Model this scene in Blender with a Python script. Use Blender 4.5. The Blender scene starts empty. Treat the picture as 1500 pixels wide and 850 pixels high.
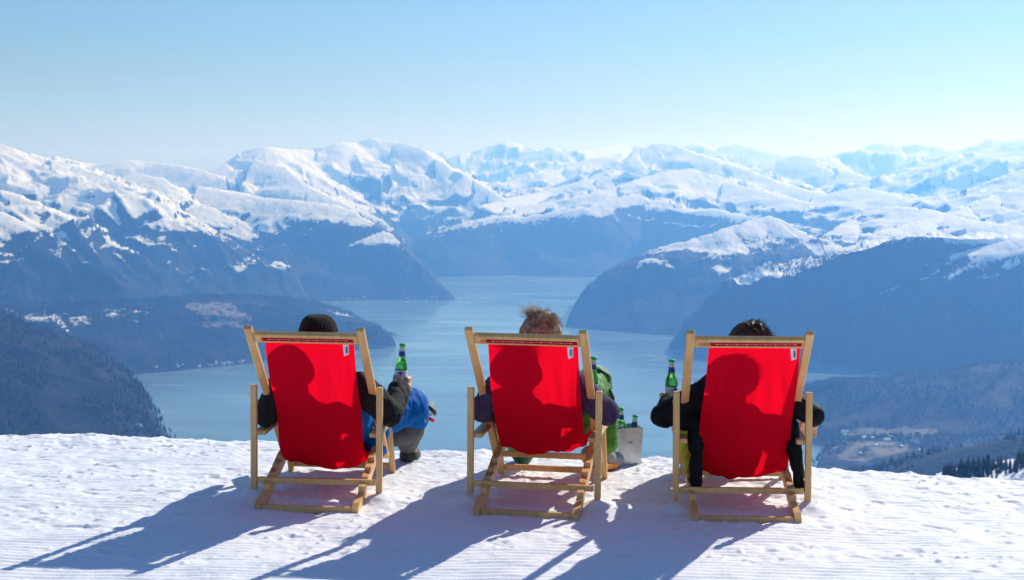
SUN_E, SUN_C = 2.9, (1.0, 0.975, 0.935)
SKY_S, SKY_ALT, SKY_AIR, SKY_DUST, SKY_OZ = 0.066, 3000.0, 1.7, 4.5, 10.0
EXPO = 0.75
NAZ, RSTEP = 1050, 0.0027
SNOW_LO, SNOW_HI = -590.0, -535.0
HAZE_C, HAZE_D, HAZE_G = (0.145, 0.41, 1.0), 0.85e-4, 0.4
CLOTH_T = 0.46
VB = 1
import bpy, bmesh, math, random
import numpy as np
from mathutils import Vector, Matrix

rng = np.random.default_rng(7)
random.seed(7)
scene = bpy.context.scene
COL = scene.collection

# ------------------------------------------------------------------ camera
F_PX, CX, CY, YH = 2083.0, 750.0, 425.0, 250.0
PITCH = math.atan((CY - YH) / F_PX)
CAM_H = 1.48
cam_data = bpy.data.cameras.new("camera")
cam = bpy.data.objects.new("camera", cam_data)
COL.objects.link(cam)
cam.location = (0, 0, CAM_H)
cam.rotation_euler = (math.radians(90) - PITCH, 0, 0)
cam_data.sensor_width = 36.0
cam_data.lens = F_PX / 1500.0 * 36.0
cam_data.clip_start = 0.1
cam_data.clip_end = 250000.0
cam_data.dof.use_dof = True
cam_data.dof.focus_distance = 6.45
cam_data.dof.aperture_fstop = 8.0
scene.camera = cam


def ray_point(px, py, dkm):
    """world point on the sight line of a direction, at a horizontal distance"""
    u, v = (px - CX) / F_PX, (CY - py) / F_PX
    c, s = math.cos(PITCH), math.sin(PITCH)
    d = (u, c + v * s, -s + v * c)
    h = math.hypot(d[0], d[1])
    k = dkm * 1000.0 / h
    return (d[0] * k, d[1] * k, CAM_H + d[2] * k)


# ------------------------------------------------------------------ noise
_perm = np.random.default_rng(3).permutation(4096).astype(np.int32)
_ang = np.random.default_rng(4).uniform(0, 2 * np.pi, 4096)
_gx, _gy = np.cos(_ang), np.sin(_ang)


def perlin(x, y, seed=0):
    xi = np.floor(x).astype(np.int64)
    yi = np.floor(y).astype(np.int64)
    xf, yf = x - xi, y - yi
    u = xf * xf * xf * (xf * (xf * 6 - 15) + 10)
    v = yf * yf * yf * (yf * (yf * 6 - 15) + 10)

    def g(ix, iy):
        return _perm[(_perm[(ix + seed * 131) & 4095] + iy) & 4095]

    def dot(ix, iy, fx, fy):
        h = g(ix, iy)
        return _gx[h] * fx + _gy[h] * fy
    a = dot(xi, yi, xf, yf)
    b = dot(xi + 1, yi, xf - 1, yf)
    c = dot(xi, yi + 1, xf, yf - 1)
    d = dot(xi + 1, yi + 1, xf - 1, yf - 1)
    return (a + u * (b - a) + v * (c - a) + u * v * (a - b - c + d)) * 1.5


def fbm(x, y, oct=4, seed=0, gain=0.5, lac=2.03):
    s, a = 0.0, 1.0
    for k in range(oct):
        s = s + a * perlin(x, y, seed + k)
        x, y, a = x * lac + 17.3, y * lac - 9.1, a * gain
    return s


def ridged(x, y, oct=4, seed=0, gain=0.5, lac=2.1):
    s, a = 0.0, 1.0
    for k in range(oct):
        n = 1 - np.abs(perlin(x, y, seed + k)) * 1.6
        s = s + a * n * n
        x, y, a = x * lac + 5.2, y * lac + 3.7, a * gain
    return s


def smooth(a, b, x):
    t = np.clip((x - a) / (b - a), 0, 1)
    return t * t * (3 - 2 * t)


# ------------------------------------------------------------------ object helpers
def tag(o, label=None, cat=None, group=None, kind=None):
    if label: o["label"] = label
    if cat: o["category"] = cat
    if group: o["group"] = group
    if kind: o["kind"] = kind
    return o


def link(name, me, mat=None, parent=None):
    o = bpy.data.objects.new(name, me)
    COL.objects.link(o)
    if mat is not None:
        me.materials.append(mat)
    if parent is not None:
        o.parent = parent
    return o


def empty(name, loc=(0, 0, 0), rot=(0, 0, 0)):
    o = bpy.data.objects.new(name, None)
    o.empty_display_size = 0.1
    o.location = loc
    o.rotation_euler = rot
    COL.objects.link(o)
    return o


def grid_mesh(name, P, smooth_shade=True):
    """P: (n, m, 3) array of points -> quad grid mesh"""
    n, m = P.shape[:2]
    idx = np.arange(n * m, dtype=np.int32).reshape(n, m)
    q = np.stack([idx[:-1, :-1], idx[:-1, 1:], idx[1:, 1:], idx[1:, :-1]], -1).reshape(-1, 4)
    me = bpy.data.meshes.new(name)
    me.vertices.add(n * m)
    me.vertices.foreach_set("co", P.reshape(-1).astype(np.float32))
    me.loops.add(q.size)
    me.loops.foreach_set("vertex_index", q.reshape(-1))
    me.polygons.add(len(q))
    me.polygons.foreach_set("loop_start", np.arange(0, q.size, 4, dtype=np.int32))
    me.update(calc_edges=True)
    me.polygons.foreach_set("use_smooth", np.full(len(q), smooth_shade))
    return me


def bm_mesh(name, bm, smooth_shade=False):
    me = bpy.data.meshes.new(name)
    bmesh.ops.recalc_face_normals(bm, faces=bm.faces[:])
    bm.to_mesh(me)
    bm.free()
    if smooth_shade:
        me.polygons.foreach_set("use_smooth", [True] * len(me.polygons))
    return me


# ------------------------------------------------------------------ material helpers
def new_mat(name):
    m = bpy.data.materials.new(name)
    m.use_nodes = True
    nt = m.node_tree
    b = nt.nodes["Principled BSDF"]
    return m, nt, b


def N(nt, typ, **kw):
    n = nt.nodes.new(typ)
    for k, v in kw.items():
        if k.startswith("i_"):
            n.inputs[k[2:].replace("_", " ")].default_value = v
        else:
            setattr(n, k, v)
    return n


def ramp(nt, stops, interp="LINEAR"):
    r = nt.nodes.new("ShaderNodeValToRGB")
    r.color_ramp.interpolation = interp
    e = r.color_ramp.elements
    while len(e) < len(stops):
        e.new(0.5)
    for k, (p, c) in enumerate(stops):
        e[k].position = p
        e[k].color = (*c, 1) if len(c) == 3 else c
    return r


def plain(name, col, rough=0.6, spec=0.3, bump=0.0, bscale=40.0, vary=0.0, sheen=0.0):
    """base colour with slight noise variation and a fine bump"""
    m, nt, b = new_mat(name)
    L = nt.links
    b.inputs["Roughness"].default_value = rough
    b.inputs["Specular IOR Level"].default_value = spec
    b.inputs["Sheen Weight"].default_value = sheen
    b.inputs["Base Color"].default_value = (*col, 1)
    tc = N(nt, "ShaderNodeTexCoord")
    if vary:
        nz = N(nt, "ShaderNodeTexNoise", i_Scale=bscale * 0.35, i_Detail=4.0)
        L.new(tc.outputs["Object"], nz.inputs["Vector"])
        lo = tuple(c * (1 - vary) for c in col)
        hi = tuple(min(1, c * (1 + vary)) for c in col)
        r = ramp(nt, [(0.3, lo), (0.7, hi)])
        L.new(nz.outputs["Fac"], r.inputs["Fac"])
        L.new(r.outputs["Color"], b.inputs["Base Color"])
    if bump:
        nz = N(nt, "ShaderNodeTexNoise", i_Scale=bscale, i_Detail=5.0)
        L.new(tc.outputs["Object"], nz.inputs["Vector"])
        bp = N(nt, "ShaderNodeBump", i_Strength=bump, i_Distance=0.01)
        L.new(nz.outputs["Fac"], bp.inputs["Height"])
        L.new(bp.outputs["Normal"], b.inputs["Normal"])
    return m


# ------------------------------------------------------------------ light and sky
SUN_AZ = math.radians(38.5)      # to the right of the view direction
SUN_EL = math.radians(34.0)
sun_dir = Vector((math.sin(SUN_AZ) * math.cos(SUN_EL), math.cos(SUN_AZ) * math.cos(SUN_EL), math.sin(SUN_EL)))
sl = bpy.data.lights.new("sun", "SUN")
sl.energy = SUN_E
sl.angle = math.radians(0.53)
sl.color = SUN_C
sun = bpy.data.objects.new("sun", sl)
COL.objects.link(sun)
sun.rotation_euler = sun_dir.to_track_quat("Z", "Y").to_euler()
sun.location = (20, 30, 40)

world = bpy.data.worlds.new("World")
scene.world = world
world.use_nodes = True
wn = world.node_tree
sky = wn.nodes.new("ShaderNodeTexSky")
sky.sky_type = "NISHITA"
sky.sun_disc = False
sky.sun_elevation = SUN_EL
sky.sun_rotation = SUN_AZ
sky.altitude = SKY_ALT
sky.air_density = SKY_AIR
sky.dust_density = SKY_DUST
sky.ozone_density = SKY_OZ
bg = wn.nodes["Background"]
bg.inputs["Strength"].default_value = SKY_S
wn.links.new(sky.outputs["Color"], bg.inputs["Color"])

scene.view_settings.view_transform = "Standard"
scene.view_settings.look = "None"
scene.view_settings.gamma = 1.0
scene.view_settings.use_curve_mapping = False
scene.view_settings.exposure = EXPO
scene.render.engine = "CYCLES"
cy = scene.cycles
cy.use_denoising = True
cy.denoiser = "OPENIMAGEDENOISE"
cy.max_bounces = 8
cy.diffuse_bounces = 4
cy.glossy_bounces = 4
cy.transmission_bounces = 8
cy.transparent_max_bounces = 12
cy.volume_bounces = VB
cy.sample_clamp_indirect = 8.0
cy.caustics_reflective = False

# ------------------------------------------------------------------ the land
SEA = -1000.0
ROUND = 75.0     # crests are rounded off over this many metres
# crest lines: (direction x, direction y, distance in km); near and far side profiles (slope, length, slope below)
RIDGES = [
 # left range
 ([(-420,150,15),(-200,180,14.5),(0,211,13.5),(60,230,13.2),(110,243,13),(150,256,12.6),(250,300,12),(330,345,11.6),(430,392,11.3)], (.24,900,.60), (.35,900,.5), 1.0),
 ([(-300,300,10.5),(0,310,10.2),(50,330,10.0),(85,350,9.9),(130,385,9.8),(200,425,9.8)], (.30,400,.5), (.30,500,.5), 1.0),
 ([(-300,235,12),(-100,262,11.6),(20,282,11.4),(90,312,11.2),(160,345,11),(240,395,10.8)], (.22,500,.55), (.3,500,.5), 1.0),
 ([(170,262,14.3),(200,254,14.2),(240,262,13.6),(300,300,13),(370,330,12.5),(430,350,12.1),(480,385,11.8),(530,425,11.3)], (.3,500,.62), (.25,700,.5), 1.0),
 ([(20,236,18.4),(60,236,18),(85,228,18),(110,236,18),(150,240,18),(190,234,17.5),(215,236,17.5),(260,241,17),(300,250,16.5),(330,262,16)], (.3,800,.5), (.4,800,.5), .7),
 ([(290,272,14.5),(340,282,13.8),(390,290,13.2),(440,294,12.8),(490,300,12.5),(520,310,12.3),(560,335,12),(590,358,11.8),(615,385,11.6),(640,412,11.4),(664,433,11.1)], (.30,350,.66), (.25,500,.55), .8),
 # centre left peaks
 ([(290,262,17.5),(330,240,18),(355,224,18.5),(385,214,18.5),(420,218,19),(462,219,19.5),(495,208,19.5),(520,209,20),(545,202,20),(580,207,20),(615,215,19.5),(645,236,19),(680,256,18.5),(715,275,18),(740,292,17.5)], (.38,900,.55), (.4,900,.5), 1.0),
 ([(372,232,18),(415,244,17.2),(455,275,16),(500,296,15.2),(560,322,14.5),(600,352,14)], (.32,700,.6), (.4,700,.5), 1.0),
 # far centre
 ([(560,236,30),(620,232,30),(650,221,30),(690,225,30),(715,213,29),(745,207,29),(770,212,29),(790,221,28),(808,214,28),(825,222,28),(850,222,29),(880,216,30),(905,208,31),(930,212,31),(975,220,30)], (.32,1200,.5), (.4,1200,.5), 1.0),
 ([(690,262,24),(730,272,23),(770,262,23),(800,254,23),(840,240,24),(870,231,24),(905,229,24),(940,242,24)], (.3,1000,.5), (.3,900,.5), 1.0),
 # centre right wall and the snow country behind it
 ([(612,352,14.2),(640,340,14.2),(680,325,14.3),(720,317,14.5),(770,316,14.5),(820,309,14.5),(860,304,14.5),(900,291,14.8),(930,284,15),(960,293,15),(1000,300,15),(1050,306,14.8),(1100,318,14.5),(1180,332,14),(1260,347,13.6)], (.50,150,.66), (.10,1500,.3), .7),
 ([(700,302,17),(760,287,18),(800,280,18.5),(860,262,19),(900,245,19.5),(930,225,20),(960,209,20.5),(985,210,20.5),(1010,222,20),(1050,235,19.5),(1100,250,19),(1150,270,18),(1200,282,17),(1260,292,16)], (.34,900,.4), (.4,900,.5), .9),
 ([(740,303,16),(820,294,16.3),(880,280,16.5),(930,264,17),(970,252,17.5),(1010,247,17.8),(1060,264,17.4),(1130,283,16.5),(1190,298,15.8)], (.26,900,.4), (.3,700,.4), .9),
 # far right peaks
 ([(985,218,30),(1020,209,30),(1050,216,30),(1080,210,30),(1100,216,29),(1150,229,28),(1180,226,26),(1210,233,25),(1235,222,27),(1255,224,27),(1270,213,26),(1290,208,26),(1320,213,26),(1345,210,26),(1375,214,26),(1400,222,25),(1430,212,24),(1450,203,24),(1480,206,24),(1500,203,23),(1560,195,23),(1700,180,23)], (.36,1000,.45), (.4,1000,.5), 1.0),
 ([(1100,250,22.4),(1130,240,22),(1165,225,22),(1195,232,21.5),(1230,247,21),(1280,262,20),(1330,250,20),(1380,238,20),(1440,226,20),(1500,220,19),(1600,205,19)], (.3,900,.42), (.4,900,.5), 1.0),
 ([(1190,288,16.5),(1260,274,16.5),(1330,290,15.5),(1400,285,15),(1440,268,14.5),(1500,248,14),(1600,220,14)], (.26,800,.45), (.3,800,.5), .9),
 # right massif: wall above the fjord, plateau, and ridges behind
 ([(985,500,8.75),(1005,475,9.0),(1030,445,9.2),(1060,420,9.3),(1100,407,9.3),(1150,393,9.2),(1200,380,9.0),(1250,363,8.8),(1290,355,8.6),(1400,350,8.3),(1500,347,8.0),(1650,340,7.8)], (.42,200,.72), (.06,2500,.3), .7),
 ([(1085,405,10),(1140,380,10.4),(1200,350,11),(1230,330,11.4),(1270,308,12),(1310,302,12),(1360,306,11.8),(1420,322,11),(1500,332,10.5),(1650,330,10)], (.25,500,.4), (.3,800,.45), .8),
 ([(1260,345,10.5),(1340,326,11),(1400,310,11.5),(1450,290,12),(1500,270,12.5),(1600,250,13)], (.22,800,.4), (.3,800,.45), .9),
 ([(842,446,10.45),(860,420,10.25),(885,400,10.1),(915,382,10.0),(950,369,9.95),(985,357,9.9),(1020,350,9.9),(1060,336,10.0),(1090,325,10.15),(1128,316,10.3),(1150,326,10.35),(1170,338,10.35),(1200,352,10.4)], (.42,300,.46), (.45,600,.6), .75),
 # low land round the near bay, left
 ([(574,493,8.62),(550,478,8.7),(520,464,8.75),(480,449,8.8),(430,439,8.8),(380,433,8.7),(300,433,8.5),(200,440,8.3),(100,446,8.1),(0,450,8),(-250,450,8)], (.14,250,.36), (.08,1500,.3), .35),
 ([(-700,370,5.4),(-300,412,5.6),(0,462,5.95),(80,494,6.1),(140,520,6.2),(185,555,6.33),(203,571,6.36)], (.20,500,.32), (.20,500,.30), .45),
 # low land right
 ([(1180,566,6.6),(1230,559,6.5),(1290,556,6.4),(1340,548,6.3),(1400,541,6.2),(1450,534,6.1),(1500,530,6),(1650,520,6)], (.22,500,.3), (.04,1800,.2), .35),
 ([(1215,645,5.16),(1300,640,5.18),(1400,640,5.16),(1500,638,5.14),(1700,634,5.1)], (.03,500,.2), (.02,1500,.2), .1),
 ([(1245,695,3.6),(1300,684,3.5),(1380,663,3.3),(1440,650,3.1),(1500,637,3),(1650,600,3)], (.4,600,.5), (.45,700,.5), .35),
 ([(1370,696,1.35),(1392,687,1.3),(1430,682,1.25),(1460,676,1.2),(1500,669,1.15),(1600,650,1.1)], (.24,100,.45), (.42,700,.5), .15),
]


def land_height(X, Y):
    """terrain on a polar grid (rows run outwards); also the along-crest streak field used by the snow"""
    R = np.hypot(X, Y)
    r_row = R[:, 0]
    best = np.full(X.shape, -1e9)
    bt = np.zeros_like(X); bd = np.zeros_like(X); bamp = np.zeros_like(X)
    wx = fbm(X / 900, Y / 900, 3, 11) * 130
    wy = fbm(X / 900 + 50, Y / 900, 3, 21) * 130
    wk = smooth(1500, 6000, R)
    AZ = np.arctan2(X, Y)
    outl = fbm(AZ * 160, R / 700, 4, 91) * 0.0011 + fbm(AZ * 900, R / 300, 2, 95) * 0.00035
    for k, (pts, near, far, amp) in enumerate(RIDGES):
        P = [ray_point(*p) for p in pts]
        if P[0][0] / P[0][1] > P[-1][0] / P[-1][1]: P = P[::-1]
        rp = [math.hypot(p[0], p[1]) for p in P]
        ra, rb = np.searchsorted(r_row, (min(rp) - 3800, max(rp) + 3800))
        sl_ = slice(ra, rb)
        x, y, rr_, wxs, wys, wks = X[sl_], Y[sl_], R[sl_], wx[sl_], wy[sl_], wk[sl_]
        h_r = np.full(x.shape, -1e9); t_r = np.zeros_like(x); d_r = np.zeros_like(x)
        tc = k * 37000.0
        for i, (a, b) in enumerate(zip(P[:-1], P[1:])):
            ex, ey = b[0] - a[0], b[1] - a[1]
            ll = ex * ex + ey * ey
            t0 = ((x - a[0]) * ex + (y - a[1]) * ey) / ll
            t = np.clip(t0, 0, 1)
            cx, cyy = a[0] + t * ex, a[1] + t * ey
            d0 = np.hypot(x - cx, y - cyy)
            dw = smooth(60, 700, d0) * wks
            d = np.hypot(x + wxs * dw - cx, y + wys * dw - cyy)
            if i == 0: d = d + np.maximum(-t0, 0) * math.sqrt(ll) * 1.6
            if i == len(P) - 2: d = d + np.maximum(t0 - 1, 0) * math.sqrt(ll) * 1.6
            d = np.sqrt(d * d + ROUND * ROUND * wks) - ROUND * np.sqrt(wks)
            isnear = rr_ < np.hypot(cx, cyy)
            dn = np.where(d < near[1], near[0] * d, near[0] * near[1] + near[2] * (d - near[1]))
            df = np.where(d < far[1], far[0] * d, far[0] * far[1] + far[2] * (d - far[1]))
            h = a[2] + t * (b[2] - a[2]) - np.where(isnear, dn, df)
            m = h > h_r
            L = math.sqrt(ll)
            h_r = np.where(m, h, h_r)
            t_r = np.where(m, tc + t * L, t_r)
            d_r = np.where(m, d, d_r)
            tc += L
        # the flank never rises above the outline the mountain shows from the terrace
        pa = np.array([math.atan2(p[0], p[1]) for p in P]); pe = np.array([(p[2] - CAM_H) / math.hypot(p[0], p[1]) for p in P])
        az_ = AZ[sl_]
        lim = np.interp(az_, pa, pe) - 2.2 * np.maximum(pa[0] - az_, 0) - 2.2 * np.maximum(az_ - pa[-1], 0)
        h_r = np.minimum(h_r, CAM_H + rr_ * (lim + outl[sl_]))
        m = h_r > best[sl_]
        best[sl_] = np.where(m, h_r, best[sl_])
        bt[sl_] = np.where(m, t_r, bt[sl_]); bd[sl_] = np.where(m, d_r, bd[sl_]); bamp[sl_] = np.where(m, amp, bamp[sl_])
    far = smooth(11000, 16000, R)
    # gullies running down from the crests, fading in away from them
    gl = ridged(bt / 900 + wx / 250, bd / 1700 + wy / 350, 2, 31) - 0.8
    am = bamp * smooth(0, 900, bd) * smooth(SEA - 20, SEA + 350, best) * wk
    h = best + gl * 55 * am
    # broad shoulders and hollows, then smaller crags; smooth snow high up
    lr = smooth(-1800, 1800, X)
    bl = ridged((0.8 * X - 0.6 * Y) / 2600 + wx / 500, (0.6 * X + 0.8 * Y) / 800 + wy / 500, 4, 41, 0.45) - 0.85
    br = ridged((0.85 * X + 0.5 * Y) / 2400 + wx / 500, (-0.5 * X + 0.85 * Y) / 900 + wy / 500, 4, 43, 0.45) - 0.85
    big = bl * (1 - lr) + br * lr
    big2 = ridged((X + 0.3 * Y) / 2900 + wx / 600, Y / 3300 + wy / 600, 4, 45, 0.42) - 0.85
    h = h + (big * 95 * (1 - far) + big2 * 170 * far) * am
    low = smooth(-250, -650, best)
    rough = smooth(0, 500, bd) * 0.85 + 0.15
    h = h + (fbm(X / 420, Y / 420, 4, 51) * 22 + (ridged(X / 240, Y / 240, 4, 55) - 1.0) * (5 + 15 * low)) * rough * (0.25 + 0.75 * bamp) * wk * (1 - 0.6 * far) * smooth(SEA - 10, SEA + 250, best)
    h = h + fbm(X / 90, Y / 90, 3, 61) * 4.0 * wk
    own = -2.5 - 0.36 * R + fbm(X / 300, Y / 300, 4, 71) * 10 * smooth(100, 800, R)
    h = np.maximum(h, own)
    h = np.maximum(h, SEA - 60)
    streak = fbm(bt / 130 + wx / 200, bd / 900 + wy / 500, 4, 65, 0.6) * smooth(40, 300, bd) * (1 - 0.5 * far)
    return h, streak


az = np.radians(np.concatenate([np.linspace(-40, -20.6, 90, endpoint=False), np.linspace(-20.6, 20.6, NAZ, endpoint=False), np.linspace(20.6, 46, 120)]))
rr = [25.0]
while rr[-1] < 42000:
    r = rr[-1]
    rr.append(r * (1.05 if r < 900 else (1 + 1.6 * RSTEP if r < 4500 else (1 + RSTEP if r < 20500 else 1 + 1.8 * RSTEP))))
rr = np.array(rr)
RR, AA = np.meshgrid(rr, az, indexing="ij")
LX, LY = RR * np.sin(AA), RR * np.cos(AA)
LZ, STREAK = land_height(LX, LY)
land_me = grid_mesh("terrain", np.stack([LX, LY, LZ], -1)[:, ::-1])


def ground_mask(X, Y, spots):
    m = np.zeros_like(X)
    w = fbm(X / 120, Y / 120, 4, 81)
    for px, py, D, a, b in spots:
        c = ray_point(px, py, D)
        th = math.atan2(c[0], c[1])
        u = ((X - c[0]) * math.cos(th) - (Y - c[1]) * math.sin(th)) / a
        v = ((X - c[0]) * math.sin(th) + (Y - c[1]) * math.cos(th)) / b
        q = u * u + v * v
        m = np.maximum(m, smooth(1.15, 0.75, q + w * 0.7))
    return m


def ray_hit(px, py):
    """first point of the land along a sight line"""
    u, v = (px - CX) / F_PX, (CY - py) / F_PX
    c, s = math.cos(PITCH), math.sin(PITCH)
    d = np.array((u, c + v * s, -s + v * c)); d /= math.hypot(d[0], d[1])
    a = math.atan2(d[0], d[1])
    j = int(np.argmin(np.abs(az - a)))
    zr = CAM_H + d[2] * rr
    hit = np.nonzero(np.maximum(LZ[:, j], SEA) >= zr)[0]
    hit = hit[rr[hit] > 600]
    k = hit[0] if len(hit) else len(rr) - 1
    return rr[k] * math.sin(a), rr[k] * math.cos(a), max(LZ[k, j], SEA), rr[k]


fields = []
for px, py, a, b in [(316, 455, 130, 200), (298, 450, 90, 100), (345, 463, 90, 110), (1262, 640, 110, 70), (1310, 637, 130, 60), (1345, 634, 60, 40), (1270, 659, 90, 110), (1305, 657, 60, 110)]:
    h = ray_hit(px, py)
    fields.append((px, py, h[3] / 1000.0, a, b))
snowp = []
for px, py, a, b in [(55, 463, 60, 50), (12, 461, 60, 35), (170, 462, 60, 40), (203, 457, 45, 30), (118, 470, 60, 50), (45, 470, 30, 30), (1112, 404, 150, 60), (1205, 661, 70, 50), (1232, 658, 50, 40)]:
    h = ray_hit(px, py)
    snowp.append((px, py, h[3] / 1000.0, a, b))
for nm, sp in (("meadow", fields), ("snow_patch", snowp)):
    at = land_me.attributes.new(nm, "FLOAT", "POINT")
    at.data.foreach_set("value", ground_mask(LX, LY, sp)[:, ::-1].reshape(-1).astype(np.float32))


at = land_me.attributes.new("streak", "FLOAT", "POINT")
at.data.foreach_set("value", STREAK[:, ::-1].reshape(-1).astype(np.float32))


def land_material():
    m, nt, b = new_mat("terrain_snow_and_forest")
    L = nt.links
    geo = N(nt, "ShaderNodeNewGeometry")
    sep = N(nt, "ShaderNodeSeparateXYZ"); L.new(geo.outputs["Position"], sep.inputs[0])
    sn = N(nt, "ShaderNodeSeparateXYZ"); L.new(geo.outputs["Normal"], sn.inputs[0])

    def noise(scale, detail=5.0, rough=0.55):
        n = N(nt, "ShaderNodeTexNoise", i_Scale=scale, i_Detail=detail, i_Roughness=rough)
        L.new(geo.outputs["Position"], n.inputs["Vector"])
        return n.outputs["Fac"]

    def math_(op, a, b_=None, clamp=False):
        n = N(nt, "ShaderNodeMath", operation=op, use_clamp=clamp)
        for k, v in enumerate((a, b_)):
            if v is None: continue
            if isinstance(v, (int, float)): n.inputs[k].default_value = v
            else: L.new(v, n.inputs[k])
        return n.outputs[0]
    n1 = noise(0.0016, 6.0, 0.6)
    n2 = noise(0.012, 6.0, 0.65)
    n3 = noise(0.045, 4.0, 0.6)
    # snow line: height + noise, less snow on steep ground
    hgt = math_("ADD", sep.outputs["Z"], math_("MULTIPLY", math_("SUBTRACT", n1, 0.5), 420.0))
    hgt = math_("ADD", hgt, math_("MULTIPLY", math_("SUBTRACT", n2, 0.5), 480.0))
    hgt = math_("ADD", hgt, math_("MULTIPLY", math_("SUBTRACT", n3, 0.5), 430.0))
    stk = N(nt, "ShaderNodeAttribute", attribute_name="streak")
    hgt = math_("ADD", hgt, math_("MULTIPLY", stk.outputs["Fac"], 330.0))
    bare = math_("MULTIPLY", math_("LESS_THAN", sep.outputs["X"], 0.0), math_("LESS_THAN", sep.outputs["Y"], 6800.0))
    bare2 = math_("MULTIPLY", math_("GREATER_THAN", sep.outputs["Y"], 1700.0), math_("LESS_THAN", sep.outputs["Y"], 7200.0))
    bare = math_("MAXIMUM", bare, bare2)
    hgt = math_("SUBTRACT", hgt, math_("MULTIPLY", bare, 900.0))
    steep = math_("SUBTRACT", 0.90, sn.outputs["Z"])
    steep = math_("MAXIMUM", steep, 0.0)
    hgt = math_("SUBTRACT", hgt, math_("MULTIPLY", steep, 2000.0))
    mr = N(nt, "ShaderNodeMapRange", i_From_Min=SNOW_LO, i_From_Max=SNOW_HI)
    mr.interpolation_type = "SMOOTHSTEP"
    L.new(hgt, mr.inputs["Value"])
    snow_amt = mr.outputs[0]
    at2 = N(nt, "ShaderNodeAttribute", attribute_name="snow_patch")
    rp = ramp(nt, [(0.48, (0, 0, 0)), (0.6, (1, 1, 1))]); L.new(noise(0.02, 4.0, 0.6), rp.inputs["Fac"])
    patch = math_("MULTIPLY", at2.outputs["Fac"], rp.outputs["Color"])
    snow_amt = math_("MAXIMUM", snow_amt, patch)
    forest = ramp(nt, [(0.35, (0.008, 0.012, 0.014)), (0.55, (0.011, 0.013, 0.015)), (0.78, (0.022, 0.019, 0.021))])
    nf = noise(0.004, 6.0, 0.7); L.new(nf, forest.inputs["Fac"])
    at1 = N(nt, "ShaderNodeAttribute", attribute_name="meadow")
    rm = ramp(nt, [(0.38, (0, 0, 0)), (0.52, (1, 1, 1))]); L.new(noise(0.015, 4.0, 0.6), rm.inputs["Fac"])
    mead = math_("MULTIPLY", at1.outputs["Fac"], rm.outputs["Color"])
    mx1 = N(nt, "ShaderNodeMix", data_type="RGBA"); mx1.inputs[7].default_value = (0.22, 0.195, 0.15, 1)
    rk = N(nt, "ShaderNodeMapRange", i_From_Min=0.15, i_From_Max=0.75)
    L.new(math_("ADD", stk.outputs["Fac"], math_("MULTIPLY", math_("SUBTRACT", n2, 0.5), 1.2)), rk.inputs["Value"])
    mx0 = N(nt, "ShaderNodeMix", data_type="RGBA"); mx0.inputs[7].default_value = (0.022, 0.021, 0.023, 1)
    L.new(rk.outputs[0], mx0.inputs[0]); L.new(forest.outputs["Color"], mx0.inputs[6])
    L.new(mead, mx1.inputs[0]); L.new(mx0.outputs[2], mx1.inputs[6])
    mx2 = N(nt, "ShaderNodeMix", data_type="RGBA"); mx2.inputs[7].default_value = (0.88, 0.88, 0.88, 1)
    L.new(snow_amt, mx2.inputs[0]); L.new(mx1.outputs[2], mx2.inputs[6])
    L.new(mx2.outputs[2], b.inputs["Base Color"])
    b.inputs["Roughness"].default_value = 0.85
    b.inputs["Specular IOR Level"].default_value = 0.1
    bp = N(nt, "ShaderNodeBump", i_Strength=0.5, i_Distance=22.0)
    L.new(math_("ADD", n2, math_("MULTIPLY", n3, 0.35)), bp.inputs["Height"])
    L.new(bp.outputs["Normal"], b.inputs["Normal"])
    return m


land = link("terrain", land_me, land_material())
tag(land, kind="structure")

# ------------------------------------------------------------------ fjord water
def water_material():
    m, nt, b = new_mat("fjord_water")
    L = nt.links
    geo = N(nt, "ShaderNodeNewGeometry")
    mp = N(nt, "ShaderNodeMapping"); mp.inputs["Scale"].default_value = (0.0011, 0.0035, 1.0); mp.inputs["Rotation"].default_value = (0, 0, 0.5)
    L.new(geo.outputs["Position"], mp.inputs["Vector"])
    nz = N(nt, "ShaderNodeTexNoise", i_Scale=1.0, i_Detail=5.0, i_Roughness=0.6, i_Distortion=0.6)
    L.new(mp.outputs[0], nz.inputs["Vector"])
    r = ramp(nt, [(0.35, (0.08, 0.08, 0.08)), (0.68, (0.32, 0.32, 0.32))])
    L.new(nz.outputs["Fac"], r.inputs["Fac"]); L.new(r.outputs["Color"], b.inputs["Roughness"])
    b.inputs["Base Color"].default_value = (0.13, 0.21, 0.26, 1)
    b.inputs["IOR"].default_value = 1.33
    b.inputs["Specular IOR Level"].default_value = 0.6
    n2 = N(nt, "ShaderNodeTexNoise", i_Scale=0.03, i_Detail=4.0)
    L.new(geo.outputs["Position"], n2.inputs["Vector"])
    bp = N(nt, "ShaderNodeBump", i_Strength=0.03, i_Distance=3.0)
    L.new(n2.outputs["Fac"], bp.inputs["Height"]); L.new(bp.outputs["Normal"], b.inputs["Normal"])
    return m


wx_, wy_ = np.meshgrid(np.linspace(-30000, 34000, 30), np.linspace(1500, 34000, 24), indexing="ij")
water = link("water", grid_mesh("water", np.stack([wx_, wy_, np.full_like(wx_, SEA)], -1)[:, ::-1]), water_material())
tag(water, kind="structure")

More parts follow.
